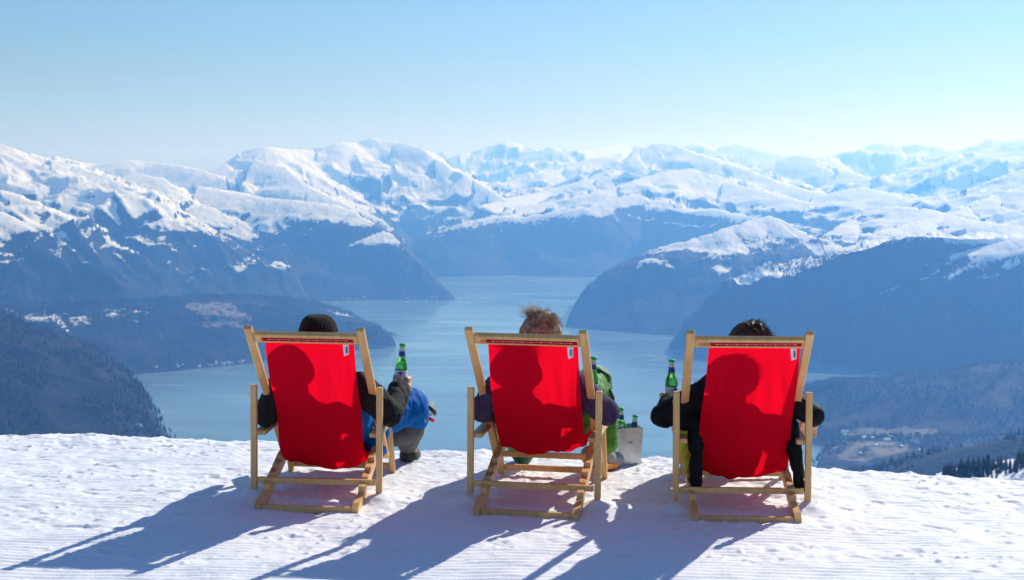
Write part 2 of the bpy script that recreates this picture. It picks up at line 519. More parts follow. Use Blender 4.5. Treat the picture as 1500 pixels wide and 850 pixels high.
# ------------------------------------------------------------------ the air
bm = bmesh.new()
bmesh.ops.create_cube(bm, size=1.0)
haze = link("haze", bm_mesh("haze", bm))
HZ0, HZ1 = SEA - 62.0, float(LZ.max()) + 15.0
haze.scale = (100000.0, 56000.0, HZ1 - HZ0)
haze.location = (2000.0, 22000.0, (HZ0 + HZ1) / 2)
hm = bpy.data.materials.new("mountain_air"); hm.use_nodes = True
hn = hm.node_tree
hn.nodes.remove(hn.nodes["Principled BSDF"])
pv = hn.nodes.new("ShaderNodeVolumePrincipled")
pv.inputs["Color"].default_value = (*HAZE_C, 1)
pv.inputs["Density Attribute"].default_value = ""
pv.inputs["Density"].default_value = HAZE_D
pv.inputs["Anisotropy"].default_value = HAZE_G
pv.inputs["Absorption Color"].default_value = (1, 1, 1, 1)
hn.links.new(pv.outputs[0], hn.nodes["Material Output"].inputs["Volume"])
haze.data.materials.append(hm)
tag(haze, kind="stuff")

# ------------------------------------------------------------------ near snow
CHAIRS = [((-0.9133, 6.5374, -0.0612), -0.065, -0.0129),
          ((0.0976, 6.4159, -0.0560), -0.1677, -0.0094),
          ((1.0344, 6.3103, -0.0534), -0.0613, 0.0012)]


def chair_world(i, p):
    (X, Y, Z), a, r = CHAIRS[i]
    x, y, z = p
    x, z = x * math.cos(r) - z * math.sin(r), x * math.sin(r) + z * math.cos(r)
    return (X + x * math.cos(a) - y * math.sin(a), Y + x * math.sin(a) + y * math.cos(a), z + Z)


def snow_base(X, Y):
    yc = np.interp(X, [-6, -2.6, -1.3, -0.45, 0.0, 0.9, 1.7, 2.5, 6], [7.95, 7.92, 7.72, 7.50, 7.42, 7.30, 7.06, 6.80, 6.55])
    z = -0.05 + 0.012 * np.clip(-X - 1.0, 0, 4) - 0.012 * np.clip(X - 1.3, 0, 4)
    e = np.maximum(Y - yc, 0)
    z = z - np.where(e < 0.8, 0.32 * e * e, 0.32 * 0.64 + 0.512 * (e - 0.8))
    z = z - 0.02 * np.maximum(4.0 - Y, 0)
    return z


FEET = []
for i in range(3):
    for sx in (-1, 1):
        FEET.append((chair_world(i, (sx * 0.295, 0.0, 0.045)), 0.10))
        FEET.append((chair_world(i, (sx * 0.275, 0.651, 0.0)), 0.10))
        FEET.append((chair_world(i, (sx * 0.237, -0.2, 0.005)), 0.09))
    FEET.append((chair_world(i, (0, -0.2, 0.0)), 0.12))


def snow_z(X, Y, fine=True):
    z = snow_base(X, Y)
    # pressed mounds at the chair feet
    for (fx, fy, fz), rad in FEET:
        w = np.exp(-((X - fx) ** 2 + (Y - fy) ** 2) / (rad * rad))
        z = z + (fz + 0.004 - z) * np.minimum(w, 1)
    if not fine:
        return z
    z = z + fbm(X / 0.9, Y / 0.9, 3, 101) * 0.012
    # groomed ridges running across, worn away in trampled areas
    Yr = Y + 0.05 * X + fbm(X / 0.8, Y / 0.8, 3, 105) * 0.02
    worn = smooth(-0.25, 0.45, fbm(X / 0.55, Y / 0.3, 4, 111) + np.interp(Y, [4.6, 5.5, 6.1, 7.0], [-0.45, -0.2, 0.35, 0.5]) + sum(0.75 * np.exp(-((X - c[0][0]) ** 2 + (Y - c[0][1] - 0.1) ** 2) / 0.36) for c in CHAIRS))
    groove = np.abs(np.mod(Yr / 0.042, 1.0) - 0.5) * 2
    groove = smooth(0.05, 0.95, groove)
    z = z + (groove - 0.5) * 0.0065 * (1 - 0.85 * worn) * (0.7 + 0.5 * fbm(X / 0.25, Y / 0.1, 2, 117))
    # crusty lumps and crumbs
    lump = fbm(X / 0.13, Y / 0.085, 4, 121, 0.55)
    z = z + lump * 0.0055 * (0.35 + 0.65 * worn)
    pit = smooth(0.35, 0.8, fbm(X / 0.16 + 7, Y / 0.11, 3, 131))
    z = z - pit * 0.008 * worn
    crumb = smooth(0.45, 0.75, perlin(X / 0.045, Y / 0.04, 141)) * smooth(0.0, 0.5, perlin(X / 0.5, Y / 0.4, 145) + 0.25)
    z = z + crumb * 0.009 * (0.3 + 0.7 * worn)
    # crumbly lip of the crest
    yc = np.interp(X, [-6, -2.6, -1.3, -0.45, 0.0, 0.9, 1.7, 2.5, 6], [7.95, 7.92, 7.72, 7.50, 7.42, 7.30, 7.06, 6.80, 6.55])
    z = z + smooth(-0.25, 0.3, Y - yc) * (fbm(X / 0.11, Y / 0.11, 3, 151) * 0.012 + fbm(X / 0.45, Y / 0.45, 2, 155) * 0.012)
    return z


def axis(lo, hi, step, out_lo, out_hi, grow=1.12):
    a = list(np.arange(lo, hi + step, step))
    s = step
    while a[-1] < out_hi:
        s *= grow; a.append(a[-1] + s)
    s = step
    while a[0] > out_lo:
        s *= grow; a.insert(0, a[0] - s)
    return np.array(a)


gx_ = axis(-2.95, 3.05, 0.0085, -60, 60)
gy_ = axis(5.0, 8.5, 0.0075, -60, 40)
GX, GY = np.meshgrid(gx_, gy_, indexing="ij")
GZ = snow_z(GX, GY)


def ground_at(x, y):
    return float(snow_z(np.array([x]), np.array([y]))[0])


def snow_material():
    m, nt, b = new_mat("groomed_snow")
    L = nt.links
    tc = N(nt, "ShaderNodeTexCoord")
    b.inputs["Base Color"].default_value = (0.90, 0.90, 0.91, 1)
    b.inputs["Roughness"].default_value = 0.6
    b.inputs["Specular IOR Level"].default_value = 0.25
    n1 = N(nt, "ShaderNodeTexNoise", i_Scale=110.0, i_Detail=4.0)
    L.new(tc.outputs["Object"], n1.inputs["Vector"])
    n2 = N(nt, "ShaderNodeTexNoise", i_Scale=420.0, i_Detail=2.0)
    L.new(tc.outputs["Object"], n2.inputs["Vector"])
    ad = N(nt, "ShaderNodeMath", operation="ADD"); L.new(n1.outputs["Fac"], ad.inputs[0]); L.new(n2.outputs["Fac"], ad.inputs[1])
    bp = N(nt, "ShaderNodeBump", i_Strength=0.35, i_Distance=0.006)
    L.new(ad.outputs[0], bp.inputs["Height"]); L.new(bp.outputs["Normal"], b.inputs["Normal"])
    return m


ground = link("snow_ground", grid_mesh("snow_ground", np.stack([GX, GY, GZ], -1)), snow_material())
tag(ground, kind="structure")

# ------------------------------------------------------------------ materials of the things
def wood_material():
    m, nt, b = new_mat("pale_beech_wood")
    L = nt.links
    tc = N(nt, "ShaderNodeTexCoord")
    oi = N(nt, "ShaderNodeObjectInfo")
    ad = N(nt, "ShaderNodeVectorMath", operation="ADD")
    sc = N(nt, "ShaderNodeVectorMath", operation="SCALE"); sc.inputs["Scale"].default_value = 13.0
    L.new(tc.outputs["Object"], ad.inputs[0])
    cmb = N(nt, "ShaderNodeCombineXYZ"); L.new(oi.outputs["Random"], cmb.inputs[0]); L.new(oi.outputs["Random"], cmb.inputs[1]); L.new(oi.outputs["Random"], cmb.inputs[2])
    L.new(cmb.outputs[0], sc.inputs[0]); L.new(sc.outputs[0], ad.inputs[1])
    mp = N(nt, "ShaderNodeMapping"); mp.inputs["Scale"].default_value = (26, 5, 5)
    L.new(ad.outputs[0], mp.inputs["Vector"])
    nz = N(nt, "ShaderNodeTexNoise", i_Scale=1.6, i_Detail=6.0, i_Roughness=0.6, i_Distortion=0.5)
    L.new(mp.outputs[0], nz.inputs["Vector"])
    r = ramp(nt, [(0.25, (0.66, 0.36, 0.13)), (0.55, (0.80, 0.48, 0.19)), (0.8, (0.84, 0.55, 0.26))])
    L.new(nz.outputs["Fac"], r.inputs["Fac"])
    n2 = N(nt, "ShaderNodeTexNoise", i_Scale=5.0, i_Detail=3.0)
    L.new(ad.outputs[0], n2.inputs["Vector"])
    r2 = ramp(nt, [(0.3, (0.86, 0.82, 0.78)), (0.6, (1, 1, 1))]); L.new(n2.outputs["Fac"], r2.inputs["Fac"])
    mx = N(nt, "ShaderNodeMix", data_type="RGBA", blend_type="MULTIPLY"); mx.inputs[0].default_value = 1.0
    L.new(r.outputs["Color"], mx.inputs[6]); L.new(r2.outputs["Color"], mx.inputs[7])
    L.new(mx.outputs[2], b.inputs["Base Color"])
    b.inputs["Roughness"].default_value = 0.42
    b.inputs["Specular IOR Level"].default_value = 0.4
    bp = N(nt, "ShaderNodeBump", i_Strength=0.12, i_Distance=0.004)
    L.new(nz.outputs["Fac"], bp.inputs["Height"]); L.new(bp.outputs["Normal"], b.inputs["Normal"])
    return m


def cloth_material():
    """red canvas: lets light through; a faint printed rosette shows in it"""
    m = bpy.data.materials.new("red_canvas"); m.use_nodes = True
    nt = m.node_tree; L = nt.links
    nt.nodes.remove(nt.nodes["Principled BSDF"])
    out = nt.nodes["Material Output"]
    uv = N(nt, "ShaderNodeTexCoord")
    wv = N(nt, "ShaderNodeTexNoise", i_Scale=900.0, i_Detail=2.0)
    L.new(uv.outputs["Object"], wv.inputs["Vector"])
    bp = N(nt, "ShaderNodeBump", i_Strength=0.12, i_Distance=0.0015)
    L.new(wv.outputs["Fac"], bp.inputs["Height"])
    # rosette print: ring and six petals, in metres on the cloth (uv = metres)
    mp = N(nt, "ShaderNodeMapping"); mp.inputs["Location"].default_value = (-0.105, 0.135, 0)
    L.new(uv.outputs["UV"], mp.inputs["Vector"])
    sx = N(nt, "ShaderNodeSeparateXYZ"); L.new(mp.outputs[0], sx.inputs[0])

    def mt(op, a, b_=None, c=None):
        n = N(nt, "ShaderNodeMath", operation=op)
        for k, v in enumerate((a, b_, c)):
            if v is None: continue
            if isinstance(v, (int, float)): n.inputs[k].default_value = v
            else: L.new(v, n.inputs[k])
        return n.outputs[0]
    r = mt("SQRT", mt("ADD", mt("MULTIPLY", sx.outputs[0], sx.outputs[0]), mt("MULTIPLY", sx.outputs[1], sx.outputs[1])))
    th = mt("ARCTAN2", sx.outputs[1], sx.outputs[0])
    pet = mt("ADD", 0.036, mt("MULTIPLY", mt("COSINE", mt("MULTIPLY", th, 6.0)), 0.011))
    d1 = mt("LESS_THAN", mt("ABSOLUTE", mt("SUBTRACT", r, pet)), 0.0035)
    d2 = mt("LESS_THAN", mt("ABSOLUTE", mt("SUBTRACT", r, 0.013)), 0.0028)
    mask = mt("MULTIPLY", mt("MAXIMUM", d1, d2), 0.16)
    mx = N(nt, "ShaderNodeMix", data_type="RGBA")
    mx.inputs[6].default_value = (0.93, 0.0035, 0.022, 1); mx.inputs[7].default_value = (0.45, 0.002, 0.012, 1)
    L.new(mask, mx.inputs[0])
    df = N(nt, "ShaderNodeBsdfDiffuse"); tr = N(nt, "ShaderNodeBsdfTranslucent")
    L.new(mx.outputs[2], df.inputs["Color"]); L.new(mx.outputs[2], tr.inputs["Color"])
    L.new(bp.outputs["Normal"], df.inputs["Normal"]); L.new(bp.outputs["Normal"], tr.inputs["Normal"])
    ms = N(nt, "ShaderNodeMixShader"); ms.inputs[0].default_value = CLOTH_T
    L.new(df.outputs[0], ms.inputs[1]); L.new(tr.outputs[0], ms.inputs[2])
    L.new(ms.outputs[0], out.inputs["Surface"])
    return m


M = {}
M["wood"] = wood_material()
M["cloth"] = cloth_material()
M["hem"] = plain("doubled_red_hem", (0.42, 0.004, 0.02), 0.8, 0.1, 0.2, 300)
M["metal"] = plain("zinc_metal", (0.55, 0.56, 0.57), 0.38, 0.5, 0.05, 60, 0.15); M["metal"].node_tree.nodes["Principled BSDF"].inputs["Metallic"].default_value = 0.85
M["bolt"] = plain("bolt_steel", (0.35, 0.34, 0.33), 0.4, 0.5); M["bolt"].node_tree.nodes["Principled BSDF"].inputs["Metallic"].default_value = 1.0
M["tag"] = plain("white_label", (0.82, 0.82, 0.84), 0.6, 0.2)
M["ink"] = plain("dark_ink", (0.04, 0.05, 0.13), 0.6, 0.2)
M["stitch"] = plain("white_thread", (0.8, 0.78, 0.76), 0.7, 0.2)
M["skin"] = plain("skin", (0.58, 0.33, 0.24), 0.5, 0.35, 0.08, 260, 0.10)
M["skin"].node_tree.nodes["Principled BSDF"].inputs["Subsurface Weight"].default_value = 0.15
M["skin"].node_tree.nodes["Principled BSDF"].inputs["Subsurface Radius"].default_value = (0.01, 0.004, 0.002)
M["black"] = plain("black_jacket_cloth", (0.008, 0.0085, 0.011), 0.7, 0.12, 0.25, 130, 0.2)
M["charcoal"] = plain("charcoal_fleece", (0.020, 0.019, 0.021), 0.8, 0.12, 0.4, 160, 0.3, 0.06)
M["knit"] = plain("black_knit_wool", (0.012, 0.009, 0.010), 0.85, 0.12, 0.9, 130, 0.4, 0.12)
M["blue"] = plain("bright_blue_shell", (0.004, 0.135, 0.46), 0.7, 0.1, 0.25, 60, 0.12)
M["lime"] = plain("lime_piping", (0.22, 0.50, 0.06), 0.6, 0.3)
M["grey"] = plain("grey_ski_cloth", (0.10, 0.10, 0.105), 0.65, 0.3, 0.3, 90, 0.2)
M["palegrey"] = plain("pale_grey_cloth", (0.34, 0.33, 0.33), 0.65, 0.3, 0.3, 90, 0.2)
M["purple"] = plain("dusky_purple_fleece", (0.070, 0.048, 0.105), 0.8, 0.1, 0.4, 140, 0.2, 0.06)
M["green"] = plain("grass_green_shell", (0.085, 0.27, 0.035), 0.6, 0.2, 0.3, 50, 0.25, 0.05)
M["darkgreen"] = plain("dark_green_panel", (0.015, 0.075, 0.028), 0.55, 0.3, 0.3, 60, 0.2)
M["yellow"] = plain("yellow_lining", (0.52, 0.46, 0.03), 0.55, 0.3, 0.3, 60, 0.12)
M["red"] = plain("red_boot_strap", (0.45, 0.02, 0.03), 0.5, 0.4)
M["orange"] = plain("orange_boot", (0.80, 0.26, 0.03), 0.5, 0.4)
M["white"] = plain("white_boot_shell", (0.72, 0.72, 0.74), 0.4, 0.4, 0.05, 40, 0.1)
M["boot"] = plain("dark_boot_rubber", (0.035, 0.035, 0.04), 0.6, 0.3, 0.2, 80, 0.2)


def hair_material(name, c1, c2):
    m, nt, b = new_mat(name)
    L = nt.links
    hi = N(nt, "ShaderNodeTexCoord")
    nz = N(nt, "ShaderNodeTexNoise", i_Scale=60.0, i_Detail=3.0)
    L.new(hi.outputs["Object"], nz.inputs["Vector"])
    r = ramp(nt, [(0.3, c1), (0.7, c2)])
    L.new(nz.outputs["Fac"], r.inputs["Fac"]); L.new(r.outputs["Color"], b.inputs["Base Color"])
    b.inputs["Roughness"].default_value = 0.5
    b.inputs["Specular IOR Level"].default_value = 0.3
    tr = N(nt, "ShaderNodeBsdfTranslucent")
    L.new(r.outputs["Color"], tr.inputs["Color"])
    ms = N(nt, "ShaderNodeMixShader"); ms.inputs[0].default_value = 0.2
    L.new(b.outputs[0], ms.inputs[1]); L.new(tr.outputs[0], ms.inputs[2])
    L.new(ms.outputs[0], nt.nodes["Material Output"].inputs["Surface"])
    return m


M["hair_blond"] = hair_material("ash_blond_hair", (0.17, 0.115, 0.068), (0.62, 0.48, 0.32))
M["hair_brown"] = hair_material("dark_brown_hair", (0.030, 0.017, 0.011), (0.13, 0.075, 0.045))


def glass_material():
    m, nt, b = new_mat("green_bottle_glass")
    b.inputs["Base Color"].default_value = (0.22, 0.80, 0.18, 1)
    b.inputs["Roughness"].default_value = 0.06
    b.inputs["IOR"].default_value = 1.30
    b.inputs["Transmission Weight"].default_value = 0.85
    return m


M["glass"] = glass_material()
M["label"] = plain("silver_white_label", (0.72, 0.73, 0.76), 0.4, 0.5)
M["labelblue"] = plain("blue_label_band", (0.015, 0.06, 0.30), 0.4, 0.5)
M["cap"] = plain("green_bottle_cap", (0.03, 0.36, 0.09), 0.35, 0.5)

# ------------------------------------------------------------------ small builders
def beam_bm(bm, p0, p1, w, t, wdir=(1, 0, 0), bev=0.004, seg=2):
    """square bar from p0 to p1; w along wdir, t across"""
    p0, p1 = Vector(p0), Vector(p1)
    ax = (p1 - p0)
    Ln = ax.length
    ax.normalize()
    wd = Vector(wdir); wd = (wd - ax * wd.dot(ax)).normalized()
    td = ax.cross(wd)
    mat = Matrix((wd, td, ax)).transposed().to_4x4()
    mat.translation = (p0 + p1) / 2
    r = bmesh.ops.create_cube(bm, size=1.0)
    vs = r["verts"]
    bmesh.ops.scale(bm, vec=(w, t, Ln), verts=vs)
    if bev:
        es = list({e for v in vs for e in v.link_edges})
        rb = bmesh.ops.bevel(bm, geom=es, offset=bev, segments=seg, affect="EDGES", profile=0.6)
        vs = list({v for f in rb["faces"] for v in f.verts} | {v for v in vs if v.is_valid})
    bmesh.ops.transform(bm, matrix=mat, verts=vs)
    return vs


def bar(name, p0, p1, w, t, mat, parent, **kw):
    bm = bmesh.new()
    beam_bm(bm, p0, p1, w, t, **kw)
    return link(name, bm_mesh(name, bm), mat, parent)


def tube_bm(bm, pts, radii, sides=10, cap=True):
    """round tube through points, tapering"""
    pts = [Vector(p) for p in pts]
    rings = []
    up = Vector((0.13, 0.21, 0.97))
    for i, p in enumerate(pts):
        d = (pts[min(i + 1, len(pts) - 1)] - pts[max(i - 1, 0)]).normalized()
        a = d.cross(up)
        if a.length < 1e-3: a = d.cross(Vector((1, 0, 0)))
        a.normalize(); b_ = d.cross(a)
        r = radii[i] if hasattr(radii, "__len__") else radii
        rings.append([bm.verts.new(p + (a * math.cos(2 * math.pi * k / sides) + b_ * math.sin(2 * math.pi * k / sides)) * r) for k in range(sides)])
    for q, w in zip(rings[:-1], rings[1:]):
        for k in range(sides):
            bm.faces.new((q[k], q[(k + 1) % sides], w[(k + 1) % sides], w[k]))
    if cap:
        bm.faces.new(rings[0][::-1]); bm.faces.new(rings[-1])


def lathe_mesh(name, prof, sides=24, smooth_shade=True):
    bm = bmesh.new()
    rings = []
    for r, z in prof:
        if r < 1e-6:
            rings.append([bm.verts.new((0, 0, z))])
        else:
            rings.append([bm.verts.new((r * math.cos(2 * math.pi * k / sides), r * math.sin(2 * math.pi * k / sides), z)) for k in range(sides)])
    for a, b_ in zip(rings[:-1], rings[1:]):
        for k in range(sides):
            k2 = (k + 1) % sides
            if len(a) == 1 and len(b_) == 1: continue
            if len(a) == 1: bm.faces.new((a[0], b_[k2], b_[k]))
            elif len(b_) == 1: bm.faces.new((a[k], a[k2], b_[0]))
            else: bm.faces.new((a[k], a[k2], b_[k2], b_[k]))
    return bm_mesh(name, bm, smooth_shade)


# ------------------------------------------------------------------ deck chairs
A0 = Vector((0, -0.284, 0.846)); A1 = Vector((0, 0.469, 0.125))
AD = (A1 - A0).normalized()
AN = Vector((0, AD.z, -AD.y))          # towards the back and down, facing the camera


def seat_rail_mesh():
    """rail of the lower frame with its notches, side profile pushed out to 3 cm"""
    lo = [(-0.235, -0.012), (-0.20, -0.016), (0.80, 0.286), (0.82, 0.300)]
    hi = [(0.80, 0.336), (0.26, 0.172)]
    y = 0.24
    base = lambda q: 0.05 + (q + 0.2) * 0.302 - 0.016 + 0.004
    for k in range(4):
        hi += [(y, base(y) + 0.006), (y - 0.03, base(y - 0.03) + 0.010), (y - 0.034, base(y - 0.034) - 0.014)]
        y -= 0.09
    hi += [(-0.20, 0.047), (-0.235, 0.030)]
    prof = lo + hi
    bm = bmesh.new()
    a = [bm.verts.new((-0.015, p[0], p[1])) for p in prof]
    b_ = [bm.verts.new((0.015, p[0], p[1])) for p in prof]
    bm.faces.new(a); bm.faces.new(b_[::-1])
    n = len(prof)
    for k in range(n):
        bm.faces.new((a[k], a[(k + 1) % n], b_[(k + 1) % n], b_[k]))
    bmesh.ops.triangulate(bm, faces=[f for f in bm.faces if len(f.verts) > 4])
    return bm_mesh("seat_rail", bm)


def make_chair():
    W = M["wood"]
    root = empty("deck_chair")
    for s in (-1, 1):
        # long back rail with a rounded tip
        bm = bmesh.new()
        beam_bm(bm, A0 + Vector((s * 0.252, 0, 0)), A1 + Vector((s * 0.252, 0, 0)), 0.036, 0.026, bev=0.006, seg=3)
        o = link("back_rail", bm_mesh("back_rail", bm), W, root)
        bar("rear_leg", (s * 0.295, 0, 0.046), (s * 0.295, 0, 0.546), 0.029, 0.030, W, root, bev=0.006, seg=3)
        bar("front_leg", (s * 0.262, 0.660, -0.012), (s * 0.262, 0.497, 0.302), 0.028, 0.030, W, root)
        bar("armrest", (s * 0.270, 0.016, 0.316), (s * 0.274, 0.62, 0.322), 0.052, 0.022, W, root, bev=0.006, seg=3)
        o = link("seat_rail", SEAT_RAIL, None, root); o.location = (s * 0.222, 0, 0)
        # pivot bolt through rear leg and back rail
        bm = bmesh.new()
        yb = 0.0; tb = (yb - A0.y) / AD.y; zb = A0.z + AD.z * tb
        tube_bm(bm, [(s * 0.300, yb, 0.50), (s * 0.3125, yb, 0.50)], 0.007, 12)
        link("bolt", bm_mesh("bolt", bm), M["bolt"], root)
    # slotted head board
    bm = bmesh.new()
    c0 = A0 + AD * 0.050
    beam_bm(bm, c0 + Vector((-0.232, 0, 0)), c0 + Vector((0.232, 0, 0)), 0.020, 0.024, wdir=AD, bev=0.003)
    c1 = A0 + AD * 0.0935
    beam_bm(bm, c1 + Vector((-0.232, 0, 0)), c1 + Vector((0.232, 0, 0)), 0.010, 0.020, wdir=AD, bev=0.002)
    link("head_board", bm_mesh("head_board", bm), W, root)
    c2 = A0 + AD * 0.0742
    for x0, x1 in ((-0.232, -0.214), (0.214, 0.232)):
        bar("end_block", c2 + Vector((x0, 0, 0)), c2 + Vector((x1, 0, 0)), 0.026, 0.018, W, root, wdir=AD, bev=0)
    bar("crossbar", (-0.277, 0.0, 0.097), (0.277, 0.0, 0.097), 0.027, 0.020, W, root, wdir=(0, 0, 1), bev=0.003)
    bar("crossbar", (-0.236, 0.445, 0.150), (0.236, 0.445, 0.150), 0.028, 0.020, W, root, wdir=(0, 0, 1), bev=0.003)
    bar("crossbar", (-0.246, 0.642, 0.042), (0.246, 0.642, 0.042), 0.030, 0.020, W, root, wdir=(0, 0, 1), bev=0.003)
    bar("crossbar", (-0.206, -0.212, 0.016), (0.206, -0.212, 0.016), 0.030, 0.022, W, root, wdir=(0, 0, 1), bev=0.003)
    bar("crossbar", (-0.207, 0.79, 0.310), (0.207, 0.79, 0.310), 0.030, 0.022, W, root, wdir=(0, 0, 1), bev=0.003)
    return root


SEAT_RAIL = seat_rail_mesh()
SEAT_RAIL.materials.append(M["wood"])


def copy_tree(o, parent=None):
    c = o.copy()
    COL.objects.link(c)
    if parent is not None:
        c.parent = parent
    for ch in o.children:
        copy_tree(ch, c)
    return c


def sling_curve(low_z, low_y):
    """side profile of the hanging canvas from head board to front bar"""
    a = A0 + AD * 0.052 - AN * 0.004
    a2 = A0 + AD * 0.074 - AN * 0.0145
    a3 = A0 + AD * 0.0935 - AN * 0.0165
    key = [(a.y, a.z), (a2.y, a2.z), (a3.y, a3.z), (-0.105, 0.575), (0.02, 0.405), (low_y - 0.115, low_z + 0.085), (low_y, low_z), (low_y + 0.13, low_z + 0.012), (0.55, 0.215), (0.79, 0.327)]
    P = [np.array(k) for k in key]
    out = []
    for i in range(len(P) - 1):
        p0, p1, p2, p3 = P[max(i - 1, 0)], P[i], P[i + 1], P[min(i + 2, len(P) - 1)]
        for t in np.linspace(0, 1, 14, endpoint=False):
            out.append(0.5 * ((2 * p1) + (-p0 + p2) * t + (2 * p0 - 5 * p1 + 4 * p2 - p3) * t * t + (-p0 + 3 * p1 - 3 * p2 + p3) * t ** 3))
    out.append(P[-1])
    return np.array(out)


def make_sling(root, x0, x1, bx0, bx1, low_z, low_y, seed, sagdir=0.0):
    """canvas; its middle bellies towards the back under the sitter"""
    cur = sling_curve(low_z, low_y)
    n, m = len(cur), 41
    s = np.concatenate([[0], np.cumsum(np.hypot(*(cur[1:] - cur[:-1]).T))])
    U = np.linspace(-1, 1, m)
    P = np.zeros((n, m, 3)); UV = np.zeros((n, m, 2))
    for i in range(n):
        f = min(s[i] / 0.95, 1.0)
        xl, xr = x0 + (bx0 - x0) * f, x1 + (bx1 - x1) * f
        tan = cur[min(i + 1, n - 1)] - cur[max(i - 1, 0)]
        tan /= np.hypot(*tan)
        nrm = np.array([-abs(tan[1]) if tan[1] < 0 else tan[1], -abs(tan[0])])
        nrm = np.array([tan[1], -tan[0]])
        belly = 0.040 * smooth(0.12, 0.55, s[i]) * (1 - smooth(0.95, 1.35, s[i]))
        for j, u in enumerate(U):
            w = belly * ((1 - u * u) * 1.0 - 0.25) + sagdir * belly * u
            fold = fbm(np.array([u * 2.2 + seed]), np.array([s[i] * 1.6]), 3, 160 + seed)[0] * 0.013 * smooth(0.05, 0.3, s[i])
            fold += 0.004 * math.sin(u * 9 + s[i] * 3 + seed) * smooth(0.6, 1.0, abs(u)) * smooth(0.1, 0.4, s[i])
            w += fold
            P[i, j] = ((xl + xr) / 2 + (xr - xl) / 2 * u, cur[i][0] + nrm[0] * w, cur[i][1] + nrm[1] * w)
            UV[i, j] = (u * 0.21, -s[i])
    me = grid_mesh("sling", P)
    ul = me.uv_layers.new(name="UVMap")
    li = np.zeros(len(me.loops), dtype=np.int32); me.loops.foreach_get("vertex_index", li)
    ul.data.foreach_set("uv", UV.reshape(-1, 2)[li].reshape(-1).astype(np.float32))
    o = link("sling", me, M["cloth"], root)
    # doubled hem that fills the slot of the head board
    bm = bmesh.new()
    ch = A0 + AD * 0.0743 + AN * 0.0085
    beam_bm(bm, ch + Vector((x0, 0, 0)), ch + Vector((x1, 0, 0)), 0.026, 0.0020, wdir=AD, bev=0)
    link("hem", bm_mesh("hem", bm), M["hem"], o)
    # white thread marks in the hem that shows in the slot of the head board
    bm = bmesh.new()
    c = A0 + AD * 0.074
    for k in range(9):
        x = x0 + 0.03 + (x1 - x0 - 0.06) * k / 8
        beam_bm(bm, c + AN * 0.0102 + Vector((x - 0.003, 0, 0)), c + AN * 0.0102 + Vector((x + 0.003, 0, 0)), 0.002, 0.002, wdir=AD, bev=0)
    tube_bm(bm, [c + AN * 0.0098 + Vector((x0 + 0.02, 0, 0)), c + AN * 0.0098 + Vector((x1 - 0.02, 0, 0))], 0.0004, 5)
    link("stitching", bm_mesh("stitching", bm), M["stitch"], o)
    # sewn-in label: a folded tab with a dark scribble of lettering
    tx = x1 - 0.034
    bm = bmesh.new()
    t0 = A0 + AD * 0.099 + AN * 0.012
    dn = Vector((0, 0.10, -0.995)).normalized()
    corner = [(-0.013, 0.0), (0.014, 0.0), (0.014, 0.044), (-0.007, 0.053)]
    f1 = [bm.verts.new(t0 + Vector((tx + a, -0.001 * (k > 1), 0)) + dn * b_) for k, (a, b_) in enumerate(corner)]
    f2 = [bm.verts.new(v.co + Vector((0, 0.0012, 0))) for v in f1]
    bm.faces.new(f1); bm.faces.new(f2[::-1])
    for k in range(4):
        bm.faces.new((f1[k], f2[k], f2[(k + 1) % 4], f1[(k + 1) % 4]))
    t = link("fabric_tag", bm_mesh("fabric_tag", bm), M["tag"], o)
    bm = bmesh.new()
    pts = []
    for k in range(22):
        q = k / 21
        pts.append(t0 + Vector((tx + 0.004 + 0.004 * math.sin(k * 1.9) , -0.0022, 0)) + dn * (0.008 + q * 0.031))
    tube_bm(bm, pts, 0.0011, 5)
    pts = [t0 + Vector((tx + 0.0105, -0.0022, 0)) + dn * z for z in (0.012, 0.042)]
    tube_bm(bm, pts, 0.0007, 5)
    link("lettering", bm_mesh("lettering", bm), M["ink"], t)
    return o


chair0 = make_chair()
CH_LABEL = ["red canvas deck chair under the sitter in the black knit cap",
            "red canvas deck chair under the fair haired sitter with a bun, beside the bottle bucket",
            "red canvas deck chair under the dark haired sitter in the black coat"]
SLINGS = [(-0.196, 0.209, -0.197, 0.205, 0.150, 0.20, 1, 0.15), (-0.180, 0.222, -0.19, 0.212, 0.235, 0.22, 2, -0.25), (-0.164, 0.226, -0.205, 0.220, 0.145, 0.20, 3, 0.1)]
seats = []
for i in range(3):
    c = chair0 if i == 0 else copy_tree(chair0)
    (X, Y, Z), a, r = CHAIRS[i]
    c.location = (X, Y, Z)
    c.rotation_euler = (0, -r, a)
    tag(c, CH_LABEL[i], "deck chair", "deck chairs on the snow crest")
    seats.append(c)
for i in range(3):
    make_sling(seats[i], *SLINGS[i])

